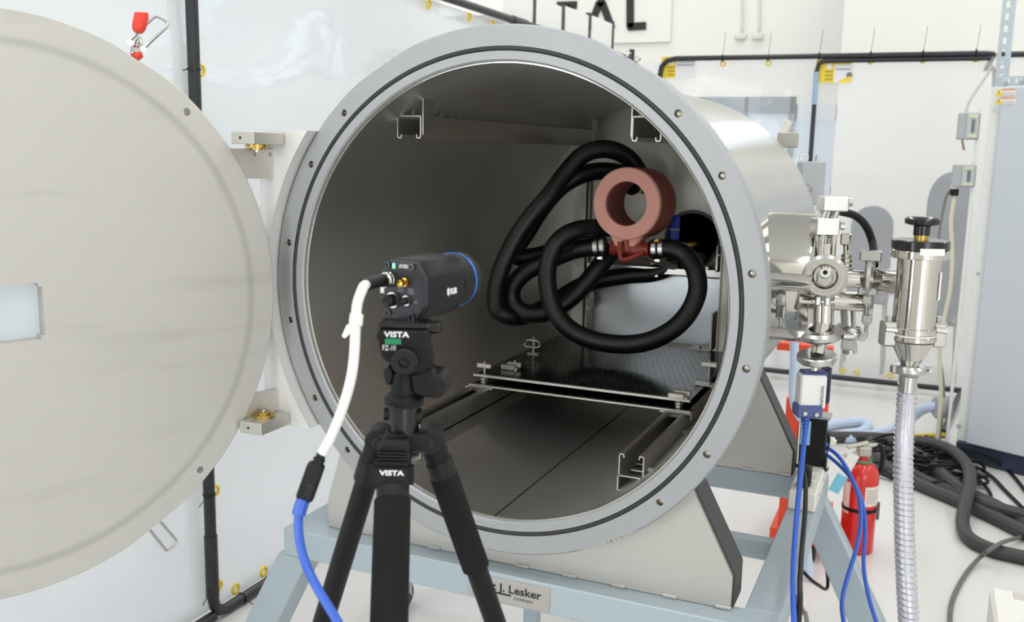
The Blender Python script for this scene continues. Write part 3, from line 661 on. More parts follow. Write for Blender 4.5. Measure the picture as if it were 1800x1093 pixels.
b = MB().prism([((x-710)*S, -(y-610)*S) for x, y in ((666, 580), (672, 574), (752, 574), (758, 582), (750, 596), (757, 607), (762, 640), (748, 650), (735, 652), (716, 648), (699, 634), (684, 632), (672, 620), (674, 611), (676, 602), (667, 594))], tp(710, 610, .02), U, Z, .042, .003); hd = obj('head_block', b, BLACKA, tr)
text('lettering', 'VISTA', tp(679, 586, -.0225), U, Z, .0068, WHITEINK, hd, .032, bold=.0003)
text('lettering', 'FZ-10', tp(677, 609, -.0228), U, Z, .0068, WHITEINK, hd, .0165)
obj('level_vial', MB().box(tp(695, 594, -.022), (.0205, .006, .0075), .001, (U, FW, Z)), GREENV, hd, 'green spirit level')
b = MB().lathe([(.0172, 0), (.0172, .010), (.0150, .013), (.007, .013), (.006, .010), (.004, .010), (.0035, .013), (0, .013)], tp(716, 627, -.022), -FW, 32); obj('tilt_knob', b, BLACKP, hd)
b = MB().box(tp(712, 570, .004), (.066, .044, .008), .003, (U, FW, Z)); b.box(tp(762, 575), (.019, .02, .014), .003, (U, FW, Z)); obj('release_plate', b, BLACKG, tr)
# camera
CDr = (U*.46+FW*.888).normalized(); CU = CDr.cross(Z)*1.0; CC = at(706, 509, D0)   # back-face centre
cm = thing('thermal_camera', 'black thermal camera with blue lens ring mounted on the tripod', 'camera', tp(712, 566))
def cp(a, b_, c=0): return CC+CU*a+Z*b_+CDr*c
hh = .041; oc = [(-.038, .014), (-.022, .039), (.024, .039), (.039, .018), (.039, -.020), (.024, -.041), (-.020, -.041), (-.038, -.014)]
b = MB().prism([(a, c) for a, c in oc], CC, CU, Z, .0, 0) if False else MB()
w_ = CU.cross(Z)   # = points along CDr or against it
sgn = 1 if w_.dot(CDr) > 0 else -1
b.prism(oc, CC+CDr*(.006 if sgn > 0 else .100), CU, Z, .094, .003); obj('housing', b, BLACKA, cm)
b = MB().prism([(a*.97, c*.97) for a, c in oc], CC+CDr*(0 if sgn > 0 else .008), CU, Z, .008, .002); bk = obj('back_plate', b, mat('camera_back', (26, 28, 35), .1, .45), cm)
b = MB().lathe([(.034, 0), (.0375, .006), (.0375, .022), (.0385, .024), (.0385, .034), (.0385, .036), (.0385, .05), (.036, .055), (.030, .055), (.028, .04), (0, .04)], CC+CDr*.097-Z*.001, CDr, 40); ln = obj('lens', b, BLACKP, cm)
rb = MB()
for i in range(44): t = 2*pi*i/44; rb.box(CC+CDr*.107-Z*.001+(CU*cos(t)+Z*sin(t))*.0375, (.0016, .0025, .012), 0, (CU*cos(t)+Z*sin(t), CU*-sin(t)+Z*cos(t), CDr))
obj('focus_ribs', rb, BLACKP, ln); obj('lens_ring', MB().ring(CC+CDr*.130-Z*.001, CDr, .037, .0394, .005, 48), BLUER, ln, 'blue lens ring')
for a, c in ((-.0215, .031), (.0165, .031), (-.021, -.0325), (.0165, -.034)):
    obj('cover_screw', MB().lathe([(.0048, 0), (.0048, .003), (.0025, .003), (.0022, .001), (0, .001)], cp(a, c, .0005), -CDr, 14), BLACKG, bk)
obj('status_led', MB().box(cp(-.0125, .032), (.004, .004, .001), .0005, (CU, Z, CDr)), LEDB, bk, 'blue status light'); obj('status_led', MB().box(cp(-.0125, .0285), (.004, .003, .001), .0005, (CU, Z, CDr)), LEDG, bk, 'green status light')
text('lettering', 'A700', cp(-.004, .0285, -.0002), CU, Z, .0052, WHITEINK, bk, .014)
for (a, c) in ((-.006, .003), (.0105, .002)):
    for k in range(3): obj('fine_print', MB().box(cp(a+.004, c-k*.0028, -.0001), (.009, .0012, .0003), 0, (CU, Z, CDr)), mat('grey_ink', (120, 120, 124)), bk)
obj('fine_print', MB().box(cp(.022, -.0155, -.0001), (.006, .0012, .0003), 0, (CU, Z, CDr)).box(cp(.0225, -.0135, -.0001), (.0015, .002, .0003), 0, (CU, Z, CDr)), MATS['grey_ink'], bk)
obj('side_sticker', MB().box(cp(-.0305, -.001, -.0003), (.006, .012, .0006), 0, (CU, Z, CDr)), OFFW, bk)
b = MB().lathe([(.009, 0), (.0105, .001), (.0105, .005), (.009, .006), (.0105, .007), (.0105, .011), (.0085, .013), (.0078, .016), (0, .016)], cp(-.0185, .0125), -CDr, 24); obj('signal_connector', b, POLISH, bk, 'chrome screw connector')
b = MB().lathe([(.006, 0), (.006, .004), (.003, .0045), (.003, .008), (.0045, .0085), (.0045, .014), (0, .0145)], cp(.006, .0105), -CDr, 18); obj('coax_connector', b, BRASS, bk, 'gold coaxial plug')
b = MB().lathe([(.0105, 0), (.0105, .004)], cp(-.0125, -.0145), -CDr, 24); obj('blank_cap', b, SATIN, bk); b = MB().lathe([(.0085, .004), (.0085, .015), (.006, .017), (.003, .0165), (0, .0150)], cp(-.0125, -.0145), -CDr, 20); obj('blank_cap', b, BLACKP, bk)
b = MB().lathe([(.0068, 0), (.0068, .003)], cp(.0085, -.0135), -CDr, 20); obj('blank_cap', b, SATIN, bk); b = MB().lathe([(.0052, .003), (.0052, .010), (.003, .011), (0, .010)], cp(.0085, -.0135), -CDr, 18); obj('blank_cap', b, BLACKP, bk)
sd = -1 if CU.dot(U) < 0 else 1
text('lettering', 'FLIR', cp(sd*.0393, -.010, .058), CDr, Z, .0078, WHITEINK, cm, .0175, bold=.0003)
obj('emblem', MB().prism([(0, .006), (.0035, .002), (.001, .0005), (.0035, -.001), (0, -.006), (-.0035, -.001), (-.001, .0005), (-.0035, .002)], cp(sd*.0393, -.006, .0525), CDr, Z, .0006), WHITEINK, cm)
# cable, coupler, blue cable
cpx = cp(-.0185, .0125, -.016)
wc = thing('white_cable', 'white cable with paper flag running from the camera back down to a black coupler', 'cable', at(565, 800, 1.16))
obj('plug_boot', MB().tube([cpx+CDr*.002, cpx-CDr*.016, cpx-CDr*.034-Z*.002-U*.004], .0085, 14, 3), BLACKP, wc, 'black connector boot')
e0 = cpx-CDr*.03-Z*.002-U*.004
obj('cord', MB().tube([e0, at(638, 506, 1.17), at(628, 535, 1.165), at(625, 575, 1.16), at(623, 620, 1.16), at(617, 665, 1.16), at(603, 715, 1.16), at(583, 765, 1.16), at(566, 798, 1.16)], .0064, 12, 6), WHITEP, wc)
obj('wrap', MB().tube([at(627, 552, 1.162), at(625, 572, 1.16)], .0085, 12, 1), WHITEP, wc); obj('flag_label', MB().prism([(0, 0), (.014, .005), (.016, -.004), (.006, -.009), (-.002, -.017), (-.006, -.014)], at(609, 571, 1.16), U, Z, .0006), WHITEP, wc, 'white paper flag')
cpl = thing('cable_coupler', 'black inline cable coupler hanging between white and blue cables', 'coupler', at(540, 880, 1.155))
da = (at(533, 880, 1.155)-at(562, 798, 1.16)).normalized(); ub = da.cross(FW).normalized()
obj('body', MB().box(at(546, 846, 1.157), (.021, .017, .046), .003, (ub, FW, da)), BLACKP, cpl)
b = MB()
for k in range(4): b.ring(at(563, 802, 1.16)+da*(.004+k*.0045), da, .003, .0075-.0002*k, .0032, 14)
b.cyl(at(565, 797, 1.16), at(557, 822, 1.158), .0058, n=12); obj('strain_relief', b, BLACKP, cpl); obj('lock_tab', MB().box(at(545, 858, 1.157)-FW*.009, (.008, .003, .016), .001, (ub, FW, da)), BLACKG, cpl)
bc = thing('blue_network_cable', 'blue network cable hanging from the black coupler past the left tripod leg', 'cable', at(590, 1100, 1.1))
obj('plug_boot', MB().tube([at(534, 876, 1.155), at(529, 890, 1.155), at(525, 905, 1.154)], .0085, 10, 3), BLUEC, bc)
obj('cord', MB().tube([at(530, 885, 1.155), at(525, 905, 1.154), at(526, 945, 1.15), at(537, 990, 1.14), at(556, 1030, 1.12), at(577, 1065, 1.11), at(600, 1105, 1.1), at(640, 1190, 1.08), at(680, 1330, 1.08), V(.30, -1.02, -1.2), V(.32, -1.0, -H+.008), V(.5, -1.1, -H+.006)], .0056, 10, 6), BLUEC, bc)

# ================================================================== VACUUM FITTINGS ON THE RIGHT
DK = 2.26; SK = DK/FPX
def A(px, py, dd=0): return at(px, py, DK+dd)
FW3 = fwd
def clampring(mb, c, axis, ri, ro, h=.016):
    mb.lathe([(ri, 0), (ro*.86, 0), (ro, h*.3), (ro, h*.7), (ro*.86, h), (ri, h)], c-axis.normalized()*h/2, axis, 32, closed=True)
vf = thing('vacuum_fittings', 'cluster of shiny clamped vacuum tubes and cross fittings on the chamber side', 'vacuum fittings', A(1450, 500))
K = A(1450, 490); KX = X
b = MB(); b.ball(A(1450, 492, .02), .034, 24); b.cyl(A(1450, 492, .02), A(1450, 430, .02), .022, n=24); b.cyl(A(1450, 492, .02), A(1447, 572, .02), .024, n=24); b.cyl(A(1450, 487, .02), A(1525, 492, .02), .0215, n=24); obj('cross', b, POLISH, vf)
b = MB(); b.cyl(V(.60, .44, A(1380, 522, .05).z), A(1520, 531, .05), .024, n=28); obj('lower_tube', b, POLISH, vf)
va = -(V(ray(1450, 485).x, ray(1450, 485).y, 0)).normalized()
fc = A(1450, 486, -.03); b = MB(); clampring(b, fc, va, .0365, .052, .02)
for s in (-1, 1): b.box(fc-Z*.058+U*s*.011, (.014, .02, .022), .003, (U, va, Z))
b.cyl(fc-Z*.06-U*.026, fc-Z*.06+U*.026, .0045, n=10); obj('clamp', b, SATIN, vf, 'round clamp facing the viewer')
b = MB(); b.lathe([(.0365, -.004), (.0365, .004), (.03, .004), (.024, -.006), (0, -.006)], fc, va, 32); obj('blank_flange', b, POLISH, vf)
b = MB(); bolt_hex(b, fc-va*.006+Z*-.004, va, .021, .022); b.lathe([(.012, .018), (.012, .034), (.0055, .034), (.005, .026), (0, .026)], fc+Z*.002, (va+Z*.35).normalized(), 18); obj('hex_port', b, SATIN, vf)
obj('port_bore', MB().lathe([(.0052, 0), (.0052, .002), (0, .002)], fc+Z*.002+(va+Z*.35).normalized()*.0255, (va+Z*.35).normalized(), 14), HOLE, vf)
# clamp on the chamber tube and clamps to the right
for px, py, dd, ro, sq in ((1375, 523, .05, .034, 0), (1528, 488, .02, .047, 1), (1527, 530, .06, .036, 0)):
    c = A(px, py, dd); b = MB(); clampring(b, c, X, .022, ro, .022)
    b.box(c-Z*(ro+.006), (.024, .02, .024), .003); b.cyl(c-Z*(ro+.006), c-Z*(ro+.04), .005, n=10); bolt_hex(b, c-Z*(ro+.02), Z, .009, .009)
    if sq: b.box(c+Z*(ro+.006), (.05, .03, .026), .003); b.box(c-Z*.03, (.045, .03, .022), .003)
    obj('clamp', b, SATIN, vf)
# pillar stack above the cross
def stack(cx, y0, y1, wpx, blocks):
    b = MB()
    for s in (-1, 1):
        for f in (-1, 1): b.cyl(A(cx+s*wpx, y0, .02)+FW*f*.014, A(cx+s*wpx+.06*(y0-y1), y1, .02)+FW*f*.014, .0065, n=12)
    return b
b = MB()
for s in (-10, 10):
    for f in (-.014, .014): b.cyl(A(1449+s, 462, .02)+FW*f, A(1453+s, 412, .02)+FW*f, .007, n=12); b.cyl(A(1453+s, 384, .02)+FW*f, A(1462+s, 362, .02)+FW*f, .006, n=12)
obj('pillar', b, POLISH, vf)
b = MB(); b.box(A(1450, 398, .02), (.056, .05, .042), .003, (U, FW, Z)); b.box(A(1464, 358, .02), (.062, .05, .036), .003, (U, FW, Z)); b.cyl(A(1476, 397, .02), A(1484, 398, .02), .009, n=10); b.cyl(A(1490, 354, .02), A(1497, 354, .02), .012, n=12); obj('valve_block', b, SATIN, vf)
b = MB()
for k in range(4): b.cyl(A(1488, 478-k*8, .06), A(1489, 472-k*8, .06), .016-.002*(k % 2), n=16)
b.box(A(1487, 420, .06), (.024, .024, .03), .003); b.cyl(A(1488, 480, .06), A(1487, 415, .06), .007, n=10); obj('stem', b, POLISH, vf)
# lower clamped flange, reducer, gauge
dn = (A(1446, 640, .01)-A(1450, 560, .01)).normalized(); tilt = (dn*1+FW*.35+U*-.12).normalized()
c = A(1441, 586, 0); b = MB(); clampring(b, c, Z+FW*-.15+U*-.12, .026, .054, .022); b.box(c+U*-.05+FW*-.01, (.022, .018, .02), .003, (U, FW, Z)); b.cyl(c-U*.062, c-U*.045, .009, n=10); b.cyl(c+U*.045-FW*.03, c+U*.07-FW*.03, .007, n=10); obj('clamp', b, SATIN, vf)
b = MB(); b.cyl(A(1447, 570, .01), A(1437, 622, .0), .021, .017, 24); obj('reducer', b, POLISH, vf)
c = A(1436, 627, 0); b = MB(); b.lathe([(.012, 0), (.043, 0), (.046, .003), (.046, .015), (.043, .018), (.012, .018)], c-Z*.01, (Z+FW*-.15+U*-.1).normalized(), 36, closed=True); obj('flange', b, SATIN, vf)
b = MB()
for k in range(6): t = k*pi/3+.4; bolt_hex(b, c+(U*cos(t)+FW*sin(t))*.034-Z*.012, -Z, .006, .008)
obj('flange_bolt', b, POLISH, vf); obj('lower_tube', MB().cyl(A(1435, 632), A(1431, 656), .0095, n=18), POLISH, vf)
b = MB(); clampring(b, A(1497, 583, .12), Z+U*.2, .02, .04, .03); b.cyl(A(1490, 540, .1), A(1494, 620, .12), .018, n=18); b.box(A(1490, 604, .1), (.03, .03, .03), .004); obj('clamp', b, SATIN, vf, 'small clamp behind the lower flange')
b = MB(); b.box(A(1372, 548, .03), (.02, .018, .03), .003); b.cyl(A(1372, 552, .03), A(1371, 574, .03), .005, .0025, n=10); obj('clamp_bolt', b, POLISH, vf)
# black hose from the stack
tag(obj('black_cable', MB().tube([A(1478, 372, .05), A(1503, 379, .06), A(1522, 397, .07), A(1533, 424, .08), A(1537, 452, .05), A(1537, 466, .03)], .0098, 12, 6), BLACKP), 'thick black cable arching over the fittings to the right', 'cable')
# gauge
gz = thing('pressure_gauge', 'white and navy pressure gauge hanging below the fittings with blue plug', 'gauge', A(1420, 732))
gu = U; b = MB().box(A(1425, 686), (.062, .045, .082), .004, (gu, FW, Z)); gb = obj('body', b, WHITEP, gz)
obj('end_cap', MB().box(A(1430, 655), (.058, .043, .012), .004, (gu, FW, Z)), BLUEN, gz, 'navy top cap'); obj('end_cap', MB().box(A(1419, 720), (.0615, .045, .03), .004, (gu, FW, Z)), BLUEN, gz, 'navy bottom cap')
text('lettering', 'INFICON', A(1441, 708)-FW*.0232, Z, -U, .0062, DARKINK, gb, .046)
b = MB(); b.cyl(A(1410, 722)-FW*.023, A(1410, 722)-FW*.026, .005, n=10); b.cyl(A(1430, 724)-FW*.023, A(1430, 724)-FW*.026, .005, n=10); obj('thumb_screw', b, DULL, gz)
# right-angle valve
DV = 2.2
def B(px, py, dd=0): return at(px, py, DV+dd)
vx = B(1612, 500); axv = Z
def vz(py): return Vector((vx.x, vx.y, on(1612, py, 1, vx.y).z))
vt = thing('angle_valve', 'polished vacuum angle valve with black handwheel right of the fittings', 'valve', vz(640))
b = MB().lathe([(.036, vz(415).z-vz(437).z), (.0365, .0)], vz(437), Z, 8)
sc = (vx-CAM).dot(fwd)/FPX
def rp(px): return px*sc
h = lambda a, c: vz(c).z-vz(a).z
b = MB().lathe([(rp(20), 0), (rp(29), h(396, 393)), (rp(30), h(396, 385)), (rp(25), h(396, 381)), (0, h(396, 379))], vz(396), Z, 14); b.cyl(vz(413), vz(395), rp(14), n=24); obj('handwheel', b, BLACKG, vt)
b = MB().cyl(vz(422), vz(411), rp(12), n=20); obj('bonnet_nut', b, BRONZE, vt)
b = MB().cyl(vz(438), vz(421), rp(48), n=40, ch=.002); obj('cap', b, BLACKG, vt); b = MB().cyl(vz(453), vz(438), rp(48), n=40, ch=.002); obj('bonnet_flange', b, POLISH, vt)
b = MB().cyl(vz(575), vz(452), rp(36), n=40); obj('body', b, POLISH, vt)
b = MB().cyl(vz(586), vz(574), rp(40), n=40, ch=.002).cyl(vz(598), vz(589), rp(40), n=40, ch=.002); obj('body_flange', b, POLISH, vt); obj('gasket', MB().cyl(vz(590), vz(585), rp(38), n=40), WHITEP, vt)
for s in (-1, 1):
    c = vz(587)+U*s*rp(44); b = MB().box(c, (rp(24), .035, rp(44)), .004, (U, FW, Z)); b.cyl(c+Z*rp(22), c+Z*rp(32), rp(6), n=10); b.cyl(c-U*rp(10)+Z*rp(10)-FW*.018, c+U*rp(10)+Z*rp(8)-FW*.02, rp(5), n=10); obj('wing_clamp', b, SATIN, vt)
b = MB().lathe([(rp(15), 0), (rp(38), h(643, 600))], vz(643), Z, 36); obj('cone_reducer', b, POLISH, vt)
c = vz(650); b = MB(); clampring(b, c, Z, rp(14), rp(29), .02); b.box(c+U*rp(32), (rp(16), .022, .02), .003, (U, FW, Z)); b.box(c-U*rp(28), (rp(10), .018, .02), .003, (U, FW, Z)); b.cyl(c+U*rp(32)-FW*.02, c+U*rp(32)+FW*.02, .005, n=10); obj('hose_clamp', b, SATIN, vt)
py_ = on(1575, 497, 1, vx.y); b = MB().cyl(A(1534, 492, .03), V(vx.x-.02, vx.y, py_.z), .0265, n=28)
for k in range(3): b.ring(A(1560+k*9, 495+k, .0), X, .02, .031, .006, 24)
obj('side_tube', b, POLISH, vt)
obj('sticker', MB().box(vz(438)+(-FW)*rp(48.5)+U*rp(0), (.055, .002, .015), 0, (U, FW, Z)), WHITEP, vt, 'white sticker on the cap'); 
obj('sticker', MB().box(vz(500)+U*rp(31)-FW*rp(21), (.015, .0015, .064), 0, ((U*.6+FW*.8), (FW*.6-U*.8), Z)), WHITEP, vt, 'white strip label on the body')
# braided hose
hs = thing('braided_hose', 'ribbed clear-grey braided hose dropping from the valve to the floor', 'hose', V(vx.x, vx.y, -H))
top = vz(655); P0 = [top, vz(700), at(1588, 800, 2.17), at(1590, 950, 2.13), at(1597, 1093, 2.1), at(1606, 1250, 2.12)]; e = P0[-1]; P0 += [V(e.x+.02, e.y+.02, -1.15), V(e.x+.06, e.y+.1, -1.36), V(e.x+.16, e.y+.22, -H+.024), V(e.x+.6, e.y+.4, -H+.023)]
obj('hose_body', MB().tube(P0, .0208, 18, 34, lambda i, n: 1+.03*(1 if i % 2 else -1)), mat('braid_clear', (190, 190, 200), .35, .22, .3, 260), hs)
hx = []; nT = 1400
def pol(P, sub=40):
    Q = []; m_ = len(P)
    for i in range(m_-1):
        p0, p1, p2, p3 = P[max(i-1, 0)], P[i], P[i+1], P[min(i+2, m_-1)]
        for k in range(sub):
            t = k/sub; Q.append(.5*((2*p1)+(p2-p0)*t+(2*p0-5*p1+4*p2-p3)*t*t+(3*p1-p0-3*p2+p3)*t**3))
    return Q
ctr = pol(P0[:7], 160); acc = 0; prev = ctr[0]; last = None
for i, p in enumerate(ctr):
    acc += (p-prev).length; prev = p; t = 2*pi*acc/.013; hx.append(p+U*cos(t)*.0217+FW*sin(t)*.0217)
obj('spiral_wire', MB().tube(hx, .0019, 5, 1), SATIN, hs, 'bright wire spiral in the hose wall'); obj('cuff', MB().cyl(vz(690), vz(655), .0195, n=24), SATIN, hs)

# ================================================================== THINGS ON THE FRAME (right)
ps = thing('power_strip', 'white power strip lying on the right beam of the stand', 'power strip', V(.62, .93, ZT))
obj('housing', MB().b2((.582, .74, ZT), (.656, 1.16, ZT+.055), .004), OFFW, ps)
ss = MB()
for k in range(5): ss.b2((.598, .80+k*.07, ZT+.0545), (.64, .84+k*.07, ZT+.0562))
obj('socket', ss, mat('socket_grey', (205, 203, 196)), ps)
nt = MB()
for k in range(3): nt.cyl((.656, .82+k*.13, ZT+.03), (.659, .82+k*.13, ZT+.03), .004, n=8)
obj('screw', nt, DULL, ps)
tag(obj('wall_plug', MB().b2((.598, .775, ZT+.0565), (.635, .825, ZT+.115), .006), BLACKP), 'black plug in the near end of the white power strip', 'plug')
ns = thing('network_switch', 'tall black network box with pale blue label at the far end of the power strip', 'network switch', V(.625, 1.02, ZT+.057))
obj('housing', MB().b2((.575, .99, ZT+.0565), (.652, 1.02, ZT+.205), .003), BLACKP, ns); obj('bracket', MB().b2((.57, .985, ZT+.205), (.66, 1.05, ZT+.215), .002), DULL, ns)
obj('label_panel', MB().b2((.578, .988, ZT+.12), (.606, .9905, ZT+.195)), LBLUE, ns, 'pale blue printed label')
q1, q2 = on(1430, 778, 1, 1.0), on(1430, 791, 1, 1.0)
def cable(name, label, pts, r, m, sub=6): return tag(obj(name, MB().tube(pts, r, 10, sub), m), label, 'cable')
cable('blue_network_cable', 'blue network cable from the gauge plug straight down in front of the power strip', [A(1418, 733), A(1416, 752), A(1411, 800, -.02), A(1404, 870, -.06), A(1397, 950, -.1), A(1394, 1020, -.22), A(1396, 1093, -.34), A(1401, 1180, -.36), V(.66, -.06, -1.15), V(.68, -.06, -1.38), V(.75, .05, -H+.006)], .0062, BLUEC)
pb = MB(); 
for k in range(6): pb.ring(A(1417-.4*k, 730+k*6), dn, .004, .0098-.0006*k, .0058, 14)
obj('plug_boot', pb, BLUEC, gz, 'ribbed blue plug boot')
cable('blue_network_cable', 'upper of two blue network cables arching from the black box over the extinguisher', [V(.653, 1.0, q1.z), at(1450, 783, 2.95), at(1475, 803, 2.9), at(1497, 840, 2.85), at(1511, 880, 2.8), at(1513, 920, 2.75), at(1505, 965, 2.7), at(1488, 1020, 2.65), at(1480, 1060, 2.6), at(1484, 1100, 2.55), at(1495, 1180, 2.5), fl(1540, 1360, .006)], .0062, BLUEC)
cable('blue_network_cable', 'lower of two blue network cables arching from the black box over the extinguisher', [V(.653, 1.0, q2.z), at(1450, 796, 2.95), at(1478, 820, 2.9), at(1502, 850, 2.85), at(1516, 885, 2.8), at(1521, 930, 2.75), at(1518, 990, 2.7), at(1525, 1040, 2.65), at(1541, 1095, 2.6), at(1570, 1180, 2.55), fl(1640, 1340, .006)], .0058, BLUEC)
cable('black_power_cable', 'black power cable looping from the near plug down in front of the stand', [V(.617, .80, ZT+.113), at(1400, 818, 2.7), at(1411, 825, 2.66), at(1416, 850, 2.6), at(1415, 900, 2.45), at(1410, 960, 2.3), at(1406, 1020, 2.12), at(1403, 1095, 1.93), V(.69, -.03, -.95), V(.70, -.03, -1.3), V(.78, .02, -H+.006)], .0062, BLACKP)
cable('black_power_cable', 'thin black cable hooked over the top of the black network box', [V(.64, 1.0, ZT+.20), at(1432, 762, 2.95), at(1448, 756, 2.93), at(1457, 770, 2.9), at(1452, 800, 2.88), at(1450, 825, 2.86), V(.656, 1.06, ZT+.03)], .0048, BLACKP)
cable('black_power_cable', 'black cable sagging between the two right legs of the stand', [V(.60, .6, ZB-.02), at(1398, 985, 2.9), at(1415, 1008, 2.9), at(1435, 1026, 2.95), at(1455, 1030, 3.05), V(.66, 1.07, -.86)], .0055, BLACKP)
cable('grey_cable', 'grey cable curving down under the right beam', [V(.60, .5, ZB-.01), at(1400, 1050, 2.6), at(1412, 1075, 2.55), at(1420, 1105, 2.5), fl(1440, 1300, .006)], .006, GREYC)

# ================================================================== FLOOR THINGS
ef = fl(1497, 975); RX = .073
fe = thing('fire_extinguisher', 'red fire extinguisher standing on the white floor behind the stand leg', 'fire extinguisher', V(ef.x, ef.y+RX, -H))
E0 = V(ef.x+.012, ef.y+RX, -H); EH = .41
obj('cylinder', MB().lathe([(RX-.006, 0), (RX, .008), (RX, EH*.86), (RX*.93, EH*.93), (RX*.7, EH*.985), (.026, EH*1.02), (.024, EH*1.05), (0, EH*1.05)], E0, Z, 40), RED, fe)
obj('neck_ring', MB().torus(E0+Z*(EH*1.02), Z, .032, .008, 24, 8), mat('green_ring', (90, 130, 100), 0, .5), fe, 'greenish ring round the neck')
b = MB(); b.cyl(E0+Z*(EH*1.0), E0+Z*(EH*1.10), .018, n=16); obj('valve_neck', b, RED, fe)
b = MB(); b.box(E0+Z*(EH*1.13), (.06, .04, .045), .006, (U, FW, Z)); b.tube([E0+Z*(EH*1.15)-U*.02, E0+Z*(EH*1.19)+U*.01, E0+Z*(EH*1.2)+U*.06], .010, 8, 3); b.box(E0+Z*(EH*1.2)-U*.03, (.10, .03, .012), .004, ((U+Z*.25).normalized(), FW, (Z-U*.25).normalized())); b.box(E0+Z*(EH*1.10)-U*.045, (.09, .028, .010), .004, ((U+Z*.3).normalized(), FW, (Z-U*.3).normalized())); obj('squeeze_handle', b, mat('handle_grey', (180, 178, 168), .5, .45), fe)
obj('discharge_hose', MB().tube([E0+Z*(EH*1.14)+U*.03, E0+Z*(EH*1.2)+U*.062, E0+Z*(EH*1.13)+U*.083, E0+Z*(EH*.98)+U*.085, E0+Z*(EH*.9)+U*.081], .011, 10, 5), BLACKP, fe)
obj('nozzle', MB().cyl(E0+Z*(EH*.55)+U*.082, E0+Z*(EH*.36)+U*.078, .010, .014, 12), mat('nozzle_grey', (90, 86, 84)), fe)
lb = MB(); t0 = -pi/2-.25
def patch(mb, c, r, a0, a1, z0, z1, n=14):
    tmp = bmesh.new(); lo, hi = [], []
    for i in range(n+1):
        t = a0+(a1-a0)*i/n; d = U*cos(t)+FW*sin(t); lo.append(tmp.verts.new(c+d*r+Z*z0)); hi.append(tmp.verts.new(c+d*r+Z*z1))
    for i in range(n): tmp.faces.new((lo[i], lo[i+1], hi[i+1], hi[i]))
    return mb._add(tmp)
obj('label_patch', patch(MB(), E0, RX+.0006, -pi/2-.1, -pi/2+1.2, EH*.56, EH*.78), mat('extinguisher_label', (225, 218, 210), 0, .5), fe, 'pale printed label'); obj('label_patch', patch(MB(), E0, RX+.0006, -pi/2-1.5, -pi/2-1.0, EH*.45, EH*.8), MATS['extinguisher_label'], fe)
b = MB()
for k in range(6): patch(b, E0, RX+.001, -pi/2, -pi/2+.7+.1*(k % 3), EH*(.60+.027*k), EH*(.607+.027*k), 8)
obj('label_lines', b, mat('label_grey_ink', (160, 120, 116)), fe)
obj('strap', MB().ring(E0+Z*(EH*.5), Z, RX-.001, RX+.003, .016, 40), BLACKP, fe, 'black strap'); obj('inspection_tag', MB().box(E0+Z*(EH*.86)-U*.10-FW*.03, (.035, .002, .125), 0, ((U+Z*-.0).normalized(), FW, Z)) if False else MB().box(E0+Z*(EH*.92)-U*.10-FW*.05, (.05, .002, .19), 0, ((U*.9-Z*.42).normalized(), FW, (Z*.9+U*.42).normalized())), WHITEP, fe, 'hanging paper tag')
obj('tag_band', MB().box(E0+Z*(EH*.80)-U*.123-FW*.0515, (.0505, .001, .085), 0, ((U*.9-Z*.42).normalized(), FW, (Z*.9+U*.42).normalized())), mat('tag_blue', (120, 196, 222)), fe, 'sky blue band of the tag')
# orange lift cart behind the chamber
YL = 2.25
lc = thing('lift_cart', 'orange-red hydraulic lift cart standing behind the chamber', 'lift cart', V(.2, YL, -H))
def LP(px, py, y=YL): return on(px, py, 1, y)
tb_ = LP(1390, 606); 
b = MB(); xa, xb = LP(1375, 650).x, LP(1450, 650).x; zt = tb_.z
obj('mast', MB().b2((xb-.025, YL-.025, -H+.1), (xb+.025, YL+.025, LP(1450, 706).z)), ORANGE, lc)
obj('mast_cover', MB().b2((xb-.027, YL-.027, LP(1450, 706).z), (xb+.027, YL+.027, zt-.02)), mat('mast_navy', (38, 42, 60)), lc, 'dark upper mast section')
obj('top_bar', MB().b2((xa-.025, YL-.03, zt-.022), (xb+.027, YL+.03, zt+.01)), ORANGE, lc)
cbz = LP(1410, 735).z; obj('carriage', MB().b2((xa+.03, YL-.03, -H+.1), (xa+.085, YL+.03, cbz+.09)).b2((xa+.1, YL-.03, -H+.1), (xa+.15, YL+.03, cbz+.09)), ORANGE, lc)
bz = LP(1440, 775); obj('pump_body', MB().b2((xb-.075, YL-.06, bz.z-.14), (xb+.02, YL+.0, bz.z+.06), .01), mat('orange_pump', (235, 96, 62), 0, .5), lc)
obj('base_frame', MB().b2((xa-.0, YL-.05, -H+.06), (xb+.05, YL+.4, -H+.13)), ORANGE, lc)
b = MB()
for dx in (xa+.03, xb):
    for yy in (YL-.02, YL+.33): b.cyl((dx-.02, yy, -H+.045), (dx+.02, yy, -H+.045), .045, n=18)
obj('wheel', b, BLACKP, lc)
obj('tilt_valve', MB().box(LP(1461, 775, YL-.05), (.03, .03, .03), .004).cyl(LP(1460, 775, YL-.05), LP(1470, 778, YL-.05), .012), OFFW, lc)
